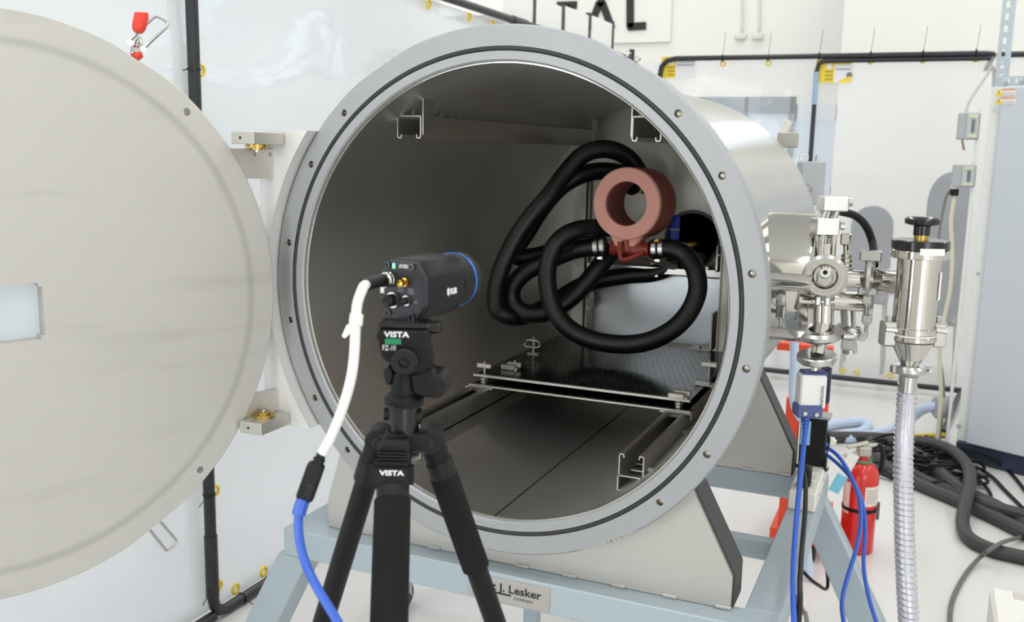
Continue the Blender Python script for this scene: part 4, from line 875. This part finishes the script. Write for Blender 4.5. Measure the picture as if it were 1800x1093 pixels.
# pale blue hoses
cable('pale_blue_hose', 'pale blue hose hanging beside the orange lift behind the chamber', [LP(1396, 600, 2.0), LP(1396, 640, 2.0), LP(1394, 680, 2.0), LP(1397, 712, 2.0), LP(1408, 735, 2.05), LP(1430, 760, 2.1), V(.5, 2.1, -1.1), V(.55, 2.0, -H+.02)], .018, PALEBL)
cable('pale_blue_hose', 'pale blue hose coiled on the floor and rising to the grey cabinet fitting', [fl(1440, 752, .03), fl(1475, 744, .03), fl(1515, 742, .03), fl(1526, 750, .03), fl(1510, 760, .03), fl(1480, 766, .03), fl(1500, 770, .03), fl(1560, 757, .03), at(1600, 735, 6.0), at(1625, 718, 5.9), at(1650, 714, 5.8)], .032, PALEBL)
gf = at(1655, 716, 5.8); gft = thing('hose_fitting', 'round grey hose fitting where the pale blue hose ends by the cabinet', 'fitting', gf); obj('collar', MB().cyl(gf-U*.04, gf+U*.05, .07, n=20, ch=.008), GREYB, gft); 
# black floor hoses
def fh(label, pts, r): return cable('floor_hose', label, [fl(px, py, r+z) for px, py, z in pts], r, mat('grey_black_hose', (58, 57, 56), 0, .55, .1, 200))
fh('thick black hose from behind the stand across the floor to the right edge', [(1440, 768, 0), (1500, 768, 0), (1560, 772, 0), (1600, 790, .02), (1640, 820, .02), (1690, 860, .02), (1750, 890, .0), (1800, 920, 0), (1860, 960, 0)], .036)
fh('second thick black hose lying lower and nearer on the floor', [(1530, 775, 0), (1540, 800, 0), (1570, 830, 0), (1620, 853, 0), (1680, 878, 0), (1740, 905, 0), (1800, 935, 0), (1860, 965, 0)], .034)
fh('thick black hose bending in a round loop toward the viewer', [(1560, 775, .05), (1620, 775, .08), (1670, 790, .09), (1700, 818, .1), (1705, 850, .09), (1697, 885, .04), (1692, 920, 0), (1703, 945, 0), (1740, 965, 0), (1800, 980, 0), (1880, 1000, 0)], .032)
fh('thick black hose crossing under the tangle beside the cabinet', [(1560, 790, 0), (1610, 835, 0), (1670, 862, 0), (1740, 888, .04), (1800, 905, .04), (1860, 930, .03)], .030)
tg2 = thing('cable_tangle', 'tangle of thin black cables heaped on the floor before the cabinet', 'cables', fl(1660, 820))
for k in range(14):
    c0 = fl(1590+random.random()*70, 800+random.random()*50); pts = []; rx, ry = .10+random.random()*.22, .08+random.random()*.16; ph = random.random()*6
    for i in range(11): t = ph+i*2*pi/10*1.1; pts.append(c0+V(rx*cos(t)*(1+.2*sin(3*t)), ry*sin(t), .012+.10*random.random()*(.3+.7*abs(sin(t)))))
    obj('loop', MB().tube(pts, .009, 7, 5), BLACKP, tg2)
cable('thin_black_cable', 'thin black cable leaving the tangle along the top right toward the edge', [fl(1660, 795, .05), fl(1705, 792, .03), fl(1745, 805, .01), fl(1780, 835, .01), fl(1815, 880, .01)], .010, BLACKP)
cable('thin_black_cable', 'thin black cable leaving the tangle just below its twin', [fl(1650, 805, .05), fl(1700, 815, .03), fl(1740, 835, .02), fl(1770, 865, .01), fl(1820, 915, .01)], .010, BLACKP)
cable('thin_black_cable', 'short thin black cable end looping below the tangle', [fl(1660, 850, .02), fl(1690, 868, .01), fl(1725, 880, .01), fl(1742, 872, .01), fl(1728, 850, .02), fl(1700, 830, .03)], .009, BLACKP)
cable('grey_cable', 'grey cable winding over the thick hose to the bottom edge', [fl(1840, 935, .01), fl(1800, 943, .012), fl(1765, 952, .07), fl(1740, 966, .085), fl(1722, 980, .03), fl(1700, 1005, .012), fl(1680, 1040, .012), fl(1671, 1070, .012), fl(1670, 1110, .012)], .0095, mat('mid_grey_cable', (100, 100, 100), 0, .5))
cable('yellow_cable', 'yellow cable on the floor between the tangle and the cabinet', [fl(1560, 768, .02), fl(1610, 766, .02), fl(1650, 764, .02), fl(1665, 763, .02)], .014, YELLOW)
# white box bottom right
wbt = on(1740, 1030, 2, -1.15); wx = thing('white_box', 'white plastic box with grey handle recess at the bottom right edge', 'box', V(wbt.x+.2, wbt.y-.15, -H))
o_ = wbt
obj('body', MB().prism([(0, 0), (.5, 0), (.5, .42), (-.015, .42)], V(o_.x, o_.y, -1.15), X, -Y, -.27 if False else .27, .01) if False else MB().b2((o_.x, o_.y-.42, -H), (o_.x+.5, o_.y, -1.15), .012), OFFW, wx)
obj('handle_recess', MB().b2((o_.x+.07, o_.y-.075, -1.152), (o_.x+.3, o_.y-.015, -1.1485), .002), mat('recess_grey', (196, 192, 180)), wx)

# ================================================================== CABINET AND STRUT
c0, c1 = fl(1672, 806), fl(1800, 839); ce = (c1-c0).normalized(); ck = Z.cross(ce)   # ck points away from the viewer
if ck.dot(fwd) < 0: ck = -ck
ctop = on(1738, 152, 1, c0.y).z; CWd, CDp = 1.0, .5
cb = thing('control_cabinet', 'tall light grey control cabinet with navy plinth at the right edge', 'cabinet', V(c0.x, c0.y, -H)+ce*.5+ck*.25)
mid = V(c0.x, c0.y, 0)
ZP = -H+.11
obj('plinth', MB().box(mid+ce*CWd/2+ck*(CDp/2+.01)+Z*((-H+ZP)/2), (CWd-.02, CDp-.02, ZP+H), .004, (ce, ck, Z)), PLINTH, cb, 'navy blue plinth')
obj('body', MB().box(mid+ce*CWd/2+ck*(CDp/2+.02)+Z*((ZP+ctop)/2), (CWd, CDp-.04, ctop-ZP), .004, (ce, ck, Z)), GASKET, cb)
dr_ = obj('cabinet_door', MB().box(mid+ce*(CWd/2+.045)+ck*.012+Z*((ZP+ctop)/2), (CWd-.06, .03, ctop-ZP-.012), .006, (ce, ck, Z)), CABM, cb)
def cabp(px, py, off=0): 
    d = ray(px, py); return CAM+d*((mid-CAM).dot(ck)-.003-off)*(1/d.dot(ck))
for k, yy in enumerate((163, 178)):
    p = cabp(1756, yy); obj('warning_triangle', MB().prism([(-.022, -.016), (.022, -.016), (0, .022)], p, ce, Z, .001), YELLOW, dr_); obj('exclamation', MB().box(p+ck*-.0016+Z*.001, (.004, .001, .016), 0, (ce, ck, Z)), DARKINK, dr_)
    p2 = cabp(1772, yy); obj('warning_text', MB().box(p2, (.075, .0012, .036), 0, (ce, ck, Z)), WHITEP, dr_); obj('warning_header', MB().box(p2+Z*.016-ck*.001, (.07, .001, .008), 0, (ce, ck, Z)), ORANGEP, dr_)
    b = MB()
    for j in range(3): b.box(p2-Z*(.0+.008*j)-ck*.001, (.065, .001, .003), 0, (ce, ck, Z))
    obj('warning_lines', b, mat('pale_ink', (170, 160, 165)), dr_)
b = MB(); p = cabp(1750, 195); b.ring(p, ck, .009, .012, .003, 20); obj('lock', b, GREYB, dr_); obj('lock', MB().cyl(cabp(1686, 749), cabp(1686, 749)-ck*.006, .015, n=16), GREYB, dr_); obj('lock', MB().cyl(cabp(1720, 481), cabp(1720, 481)-ck*.005, .012, n=16), GREYB, dr_)
def strut(name, label, a, b, wid, nrm):
    d = (b-a).normalized(); L = (b-a).length; s_ = d.cross(nrm).normalized(); t = thing(name, label, 'strut', a)
    m_ = MB()
    for e in (-1, 1): m_.box(a+d*L/2+s_*e*wid*.38, (L, wid*.24, .003), 0, (d, s_, nrm)); m_.box(a+d*L/2+s_*e*wid*.5+nrm*.02, (L, .003, .042), 0, (d, s_, nrm))
    k = .02
    while k < L: m_.box(a+d*k, (.03, wid*.6, .003), 0, (d, s_, nrm)); k += .065
    obj('channel', m_, GALV, t); bt_ = MB(); bolt_hex(bt_, a+d*.05-nrm*.003, -nrm, .016, .012); bolt_hex(bt_, a+d*.13-nrm*.003, -nrm, .016, .012); obj('bolt', bt_, GALV, t)
    return t
pa = cabp(1757, 150, -.06); pbx = on(1771, 0, 1, pa.y)
strut('vertical_strut', 'perforated galvanised strut rising from the cabinet top left', V(pa.x, pa.y, ctop), V(pa.x, pa.y, CEIL-.02), .052, ck)
strut('horizontal_strut', 'perforated galvanised strut lying along the cabinet top', cabp(1752, 143, -.05), cabp(1752, 143, -.05)+ce*.9, .045, ck)
def jbox(px, py, w_, h_, label, y):
    p = on(px, py, 1, y); t = thing('junction_box', label, 'junction box', p); obj('housing', MB().box(p, (w_, .09, h_), .006), GREYB, t)
    obj('lid', MB().box(p+V(w_*.18, -.048, 0), (w_*.55, .012, h_*.92), .003), mat('box_lid_grey', (186, 190, 190)), t); obj('slot', MB().box(p+V(w_*.2, -.055, 0), (w_*.14, .004, h_*.5)), mat('slot_dark', (110, 112, 114)), t)
    for s in (-1, 1): obj('latch', MB().box(p+V(w_*.2, -.056, s*h_*.37), (w_*.4, .003, h_*.12)), mat('latch_cream', (206, 212, 180)), t)
    return p
j1 = jbox(1702, 222, .115, .15, 'upper grey junction box left of the cabinet', c0.y+.12); j2 = jbox(1694, 309, .125, .125, 'lower grey junction box left of the cabinet with cream cable', c0.y+.12)
YJ = c0.y+.12
rl_ = on(1718, 230, 1, YJ); tag(obj('mounting_rail', MB().b2((rl_.x-.006, YJ-.02, -H), (rl_.x+.010, YJ+.05, .62)), GASKET), 'slim white upright rail carrying the junction boxes', 'rail')
cable('cream_cable', 'cream cable dropping from the lower junction box', [on(1678, 326, 1, YJ), on(1678, 345, 1, YJ), on(1672, 390, 1, YJ), on(1674, 450, 1, YJ), on(1670, 510, 1, YJ), on(1660, 560, 1, YJ), on(1652, 620, 1, YJ), on(1654, 700, 1, YJ), V(on(1654, 700, 1, YJ).x, YJ, -H+.01)], .012, mat('cream_cable_mat', (212, 206, 182), 0, .5))
obj('cable_gland', MB().cyl(on(1678, 324, 1, YJ), on(1678, 332, 1, YJ), .02, n=14), WHITEP, bpy.data.objects['cream_cable']); obj('cable_gland', MB().cyl(on(1678, 332, 1, YJ), on(1677, 344, 1, YJ), .024, n=14), BLACKP, bpy.data.objects['cream_cable'])
cable('white_conduit', 'thin translucent wire from the upper junction box up to the curtain corner', [on(1697, 202, 1, YJ), on(1703, 180, 1, YJ), on(1722, 150, 1, YJ), on(1745, 115, 1, YJ), on(1757, 80, 1, YJ), V(on(1757, 80, 1, YJ).x, YJ+.0, CEIL)], .008, mat('pale_wire', (205, 205, 202)))
cable('red_tail_wire', 'short reddish wire tail under the upper junction box', [on(1692, 243, 1, YJ), on(1692, 252, 1, YJ), on(1695, 264, 1, YJ)], .006, mat('pinkish_wire', (160, 120, 110)))
cable('black_thin_wire', 'thin dark wire falling beside the polished angle valve', [on(1676, 330, 1, YJ+.06), on(1662, 350, 1, YJ+.08), on(1650, 420, 1, YJ+.08), on(1645, 520, 1, YJ+.08), on(1650, 610, 1, YJ+.08), on(1659, 690, 1, YJ+.08), V(on(1659, 690, 1, YJ+.08).x, YJ+.1, -H+.01)], .008, GREYC)
# grey box on the rear of the chamber
gbp = at(1424, 322, 3.75); gx = obj('rear_box', MB().box(gbp, (.095, .07, .17), .004, (U, FW, Z)), GREYB, ch, 'small grey enclosure on the back edge of the chamber')
b = MB(); b.ring(gbp+V(-.03, 0, .1), FW, .012, .018, .006, 16); b.cyl(gbp+U*.02+Z*.085, gbp+U*.02+Z*.11, .006); obj('lifting_eye', b, SATIN, gx); obj('bracket', MB().box(gbp-Z*.10+U*-.02, (.05, .05, .06), .003, (U, FW, Z)), BRONZE, gx)
obj('stand_off', MB().cyl(gbp-Z*.02, V(.45, 1.46, .2), .015), DULL, gx)

# ================================================================== CURTAIN ENCLOSURE
k_ = (H+.3291)/1.6291
XL = .878+(-1.275-.878)*k_; YPb = -1.915+(5.19+1.915)*k_; YP = -1.915+(.48+1.915)*k_; ZC = .329+(1.034-.329)*k_; PRr = .021
def wav(a, b): return .012*sin(a*1.1+.8*sin(b*.9))+.004*sin(a*2.3+b*2.2)+.0016*sin(a*6.1-b*3)+.003*sin(b*4.2+.3*a)+.0008*sin(b*13+.6*a)
def curtain(o, u, v, L, Hh, nx, ny, nrm):
    bm = bmesh.new(); g = [[bm.verts.new(o+u*(L*i/nx)+v*(Hh*j/ny)+nrm*wav(L*i/nx*1.6, Hh*j/ny*1.6)) for i in range(nx+1)] for j in range(ny+1)]
    for j in range(ny):
        for i in range(nx): bm.faces.new((g[j][i], g[j][i+1], g[j+1][i+1], g[j+1][i]))
    mb = MB(); mb.bm.free(); mb.bm = bm; return mb
cl = thing('side_curtain', 'milky clear vinyl curtain behind the open door along the left', 'curtain', V(XL-.045, 1.2, -H))
obj('vinyl_sheet', curtain(V(XL-.045, -3.2, -H+.03), Y, Z, YPb+3.15, ZC+H-.05, 150, 50, X), CURT_L, cl)
cbk = thing('back_curtain', 'clear vinyl curtain across the back with yellow packing labels', 'curtain', V(1, YPb+.05, -H))
obj('vinyl_sheet', curtain(V(XL, YPb+.045, -H+.03), X, Z, 5.0, ZC+H-.05, 110, 50, Y), CURT_B, cbk)
def grommet(p, nrm, par):
    obj('grommet', MB().torus(p, nrm, .018, .006, 16, 8), YELLOW, par)
# left frame pipes
lp_ = thing('side_pipe_frame', 'black plastic pipe frame holding the left curtain with upright pole behind the door', 'pipe frame', V(XL, YP, -H))
b = MB().tube([V(XL, YP, ZC+2.2), V(XL, YP, 0), V(XL, YP, -H+.10), V(XL, YP+.008, -H+.06), V(XL, YP+.03, -H+.032), V(XL, YP+.07, -H+.022), V(XL, YP+.12, -H+.022), V(XL, YP+1, -H+.022), V(XL, YPb, -H+.022)], PRr, 16, 1); obj('pole', b, PVC, lp_)
obj('pipe', MB().tube([V(XL, YP-3, ZC+.0), V(XL, YPb-.12, ZC)], PRr, 14, 1).tube([V(XL, YPb-.14, ZC), V(XL, YPb-.06, ZC-.01), V(XL, YPb-.02, ZC-.04), V(XL, YPb, ZC-.1), V(XL, YPb, -H+.03)], PRr, 14, 4), PVC, lp_)
obj('pipe', MB().tube([V(XL, YP, -H+.022), V(XL, YP-3, -H+.022)], PRr, 14, 1), PVC, lp_)
for y in (3.3, 3.9, 4.45): obj('coupling', MB().cyl((XL, y, ZC), (XL, y+.2, ZC), PRr*1.22, n=14), PVC, lp_)
obj('coupling', MB().cyl((XL, YP, -H+.34), (XL, YP, -H+.10), PRr*1.15, n=16), PVC, lp_)
def tie(p, d, side, par):
    b = MB().ring(p, d, PRr+.0003, PRr+.003, .006, 16); q = p+side*(PRr+.006); b.box(q, (.012, .012, .012), .002); b.tube([q, q+side*.03-Z*.004, q+side*.07-Z*.012], .002, 5, 1); obj('zip_tie', b, BLACKG, par)
for zz in (on(327, 120, 0, XL).z, on(358, 873, 0, XL).z, on(368, 1040, 0, XL).z):
    grommet(V(XL-.004, YP+.036, zz), X, cl); tie(V(XL, YP, zz), Z, V(.35, -.93, 0), lp_)
for yy in (YP+.16, YP+.33, YP+1.0): grommet(V(XL-.03, yy, -H+.055), X, cl); tie(V(XL, yy, -H+.022), Y, V(.8, 0, -.1), lp_)
for yy in (2.35, 2.8, 3.1, 3.35, 3.6, 4.9, 5.3): grommet(V(XL-.03, yy, ZC-.05), X, cl)
# back frame
bf = thing('back_pipe_frame', 'black plastic pipe frame with yellow-tagged posts holding the back curtain', 'pipe frame', V(.3, YPb, -H))
zp = ZC-.0
xp = on(1437, 103, 1, YPb).x; xe = on(1748, 100, 1, YPb).x
b = MB().tube([V(XL+.24, YPb, -H+.03), V(XL+.24, YPb, zp-.12), V(XL+.25, YPb, zp-.06), V(XL+.29, YPb, zp-.015), V(XL+.36, YPb, zp), V(xe-.12, YPb, zp-.01), V(xe-.05, YPb, zp-.012), V(xe-.012, YPb+.02, zp-.014), V(xe, YPb+.08, zp-.016), V(xe, YPb+1.2, zp-.016)], PRr*.95, 14, 1); obj('pipe', b, PVC, bf)
b = MB().tube([V(xp+.12, YPb, zp-.035), V(xp+.05, YPb, zp-.038), V(xp+.012, YPb, zp-.06), V(xp, YPb, zp-.12), V(xp, YPb, -H+.03)], PRr*.8, 12, 1); obj('pole', b, PVC, bf)
obj('pipe', MB().tube([V(xp+.04, YPb, zp-.04), V(xe-.02, YPb, zp-.043)], PRr*.8, 12, 1).tube([V(xe+.03, YPb, zp-.02), V(4.2, YPb, zp-.02)], PRr, 12, 1), PVC, bf)
obj('pole_sleeve', MB().cyl(V(xp, YPb-.003, zp-.36), V(xp, YPb-.003, zp-.12), PRr*.95, n=14), mat('bluish_tape', (150, 175, 205), 0, .3), bf, 'bluish taped section')
obj('pipe', MB().tube([V(XL+.2, YPb, -H+.06), V(xe+.02, YPb, -H+.06)], PRr, 14, 1), PVC, bf)
fp = fl(1657, 760, .02); obj('foot_bar', MB().tube([V(xe, YPb, -H+.05), V(fp.x, fp.y, fp.z)], PRr*.9, 12, 1).cyl(V(fp.x, fp.y-.05, -H+.028), V(fp.x, fp.y+.02, -H+.028), .028, n=14), PVC, bf)
for px in (1270, 1350, 1440, 1530, 1622, 1715):
    p = on(px, 103, 1, YPb); grommet(V(p.x, YPb+.03, zp-.045), Y, cbk); b = MB().ring(V(p.x, YPb, zp-.004), X, PRr, PRr+.006, .012, 12); b.tube([V(p.x, YPb, zp+.02), V(p.x+.008, YPb, zp+.10), V(p.x+.012, YPb, zp+.19)], .0016, 5, 2); obj('zip_tie', b, BLACKG, bf)
for px in (1480, 1505, 1565): 
    p = on(px, 660, 1, YPb); grommet(V(p.x, YPb+.03, -H+.11), Y, cbk)
# yellow packing labels
for (xa_, ya, wy, hy) in ((1163, 100, 24, 37), (1439, 107, 26, 38)):
    yq = YPb+.02
    a = on(xa_, ya, 1, yq); c = on(xa_+wy, ya+hy, 1, yq); d = on(xa_+57, ya+6, 1, yq)
    t = obj('packing_label', MB().b2((a.x, yq-.002, c.z), (c.x, yq, a.z)).b2((c.x, yq-.002, d.z), (d.x, yq, a.z)), YELLOW, cbk, 'yellow printed packing label')
    b = MB(); wdt = c.x-a.x
    for j, f in enumerate((.5, .68, .85)): b.b2((a.x+wdt*.45, yq-.003, a.z+(c.z-a.z)*f-.008), (a.x+wdt*.95, yq-.002, a.z+(c.z-a.z)*f+.008))
    obj('label_print', b, mat('olive_ink', (175, 150, 40)), t); obj('label_print', MB().ring(V(a.x+wdt*.68, yq-.003, a.z+(c.z-a.z)*.27), Y, 0.001, .022, .002, 16), WHITEP, t)
    e = on(xa_+58, ya+hy, 1, yq); obj('label_back', MB().b2((c.x, yq-.001, e.z), (e.x, yq, d.z)), mat('milky_label', (225, 226, 226)), t, 'white part of the label'); obj('label_print', MB().b2((c.x+.01, yq-.003, a.z+(c.z-a.z)*.38), (d.x-.0, yq-.001, a.z+(c.z-a.z)*.42)), mat('blueish_ink', (90, 100, 140)), t)
g1 = on(1482, 141, 1, YPb+.015); fgm = MB().prism([(-.05, -.02), (.05, -.02), (.055, .03), (.0, .01)], g1, X, Z, -.002 if False else .002); obj('label_figure', fgm, YELLOW, bpy.data.objects['packing_label']) ; obj('label_figure', MB().lathe([(.022, 0), (.022, .003)], on(1493, 132, 1, YPb+.015), Y, 14), mat('grey_figure', (110, 110, 115)), bpy.data.objects['packing_label'])
# white flap boxes above the side pipe
for i, (pxr, pyr, sz) in enumerate(((938, 18, .42), (988, 40, .42), (1035, 53, .42), (1076, 66, .42))):
    p = on(pxr, pyr, 0, XL-.02); ln_ = .46
    lab = ('nearest', 'second', 'third', 'farthest')[i]
    t = thing('ceiling_tray', 'white folded tray above the left curtain pipe, %s of four' % lab, 'tray', V(XL-.1, p.y-.2, ZC+.02), 'white trays above the left curtain')
    zt_ = p.z+.10
    obj('tray_side', MB().b2((XL-.03, p.y-ln_, ZC+.02), (XL-.02, p.y, zt_)), SHEETW, t); obj('tray_floor', MB().b2((XL-.42, p.y-ln_, ZC+.02), (XL-.03, p.y, ZC+.03)), SHEETW, t); obj('tray_back', MB().b2((XL-.43, p.y-ln_, ZC+.02), (XL-.42, p.y, zt_+.05)), SHEETW, t)
    obj('end_post', MB().b2((XL-.045, p.y-.008, ZC+.02), (XL-.012, p.y+.022, zt_+.02)), mat('dark_post', (60, 60, 60)), t, 'dark end post')
# wall sign
sg_ = thing('wall_sign', 'white wall sign with large thin black capital letters high on the back wall', 'sign', V(-3, YB-.05, 1.6))
a = on(1178, 73, 1, YB-.03); obj('sign_board', MB().b2((-5.4, YB-.04, a.z), (a.x, YB-.005, 2.6)), BANNER, sg_)
def L2(px, py): q = on(820+px/4.737, py/4.737, 1, YB-.045); return (q.x, q.z)
def stroke(mb, a, c, wd_=.085):
    a, c = V(a[0], YB-.05, a[1]), V(c[0], YB-.05, c[1]); d = (c-a).normalized(); mb.box((a+c)/2, ((c-a).length, .02, wd_), 0, (d, Y, d.cross(Y))); return mb
b = MB(); stroke(b, L2(755, 46), L2(920, 42)); stroke(b, L2(838, 44), L2(838, 250)); obj('letter', b, LETTER, sg_, 'letter T')
b = MB(); stroke(b, L2(1110, 18), L2(1025, 245)); stroke(b, L2(1130, 18), L2(1212, 240)); stroke(b, L2(1095, 22), L2(1145, 22)); obj('letter', b, LETTER, sg_, 'letter A without crossbar')
b = MB(); stroke(b, L2(1364, -20), L2(1364, 232)); stroke(b, L2(1347, 224), L2(1495, 215)); obj('letter', b, LETTER, sg_, 'letter L')
b = MB(); q = [L2(470, 45), L2(560, 45), L2(608, 55), L2(632, 95), L2(608, 135), L2(560, 148), L2(470, 150)]; b.tube([V(x, YB-.05, z) for x, z in q], .05, 6, 4); stroke(b, L2(475, 30), L2(475, 260)); stroke(b, L2(560, 148), L2(640, 260)); obj('letter', b, LETTER, sg_, 'letter R, mostly hidden')
# faint conduit on the upper wall
cw = thing('wall_conduit', 'faint white conduit loop on the upper back wall', 'conduit', V(on(1320, 60, 1, YB).x, YB-.03, 1.7)); b = MB().tube([V(on(1304, -40, 1, YB-.02).x, YB-.02, 2.4), V(on(1304, 60, 1, YB-.02).x, YB-.02, on(1304, 55, 1, YB).z)], .015, 8, 1); b.tube([V(on(1334, -40, 1, YB-.02).x, YB-.02, 2.4), V(on(1334, 60, 1, YB-.02).x, YB-.02, on(1334, 55, 1, YB).z)], .015, 8, 1)
for px in (1302, 1332): q = on(px, 64, 1, YB-.03); b.box(q, (.12, .05, .06), .01)
obj('tubes', b, mat('wall_conduit_mat', (226, 224, 214)), cw)

# ================================================================== CHAIRS BEHIND THE BACK CURTAIN
def chair(px, py, hpx, wpx, y, label):
    c = on(px, py, 1, y); s_ = (y-CAM.y)/.95/FPX; w_, h_ = wpx*s_, hpx*s_
    t = thing('office_chair', label, 'chair', V(c.x, y, -H), 'grey chairs behind the back curtain')
    pol_ = [(-w_/2, -h_/2), (w_/2, -h_/2), (w_/2, h_*.28)]+[(w_/2*cos(a_), h_*.28+h_*.22*sin(a_)) for a_ in [i*pi/10 for i in range(1, 10)]]+[(-w_/2, h_*.28)]
    obj('backrest', MB().prism(pol_, c, X, Z, .05, .01), CHAIRM, t); sz = max(-H+.42, c.z-h_/2-.05)
    obj('seat', MB().box(V(c.x, y+.24, sz), (w_*1.0, .46, .06), .02), CHAIRM, t)
    for sx in (-1, 1):
        for f in (.05, .42): obj('leg', MB().cyl((c.x+sx*w_*.42, y+f, sz), (c.x+sx*w_*.5, y+f, -H), .014, n=10), DULL, t)
    for sx in (-1, 1): obj('back_post', MB().cyl((c.x+sx*w_*.35, y+.0, sz), (c.x+sx*w_*.35, y+.0, c.z-h_*.4), .012, n=8), DULL, t)
chair(1530, 440, 140, 62, 6.25, 'grey chair behind the curtain between the fittings and the angle valve'); chair(1662, 430, 220, 62, 6.25, 'taller grey chair behind the curtain beside the cabinet edge')
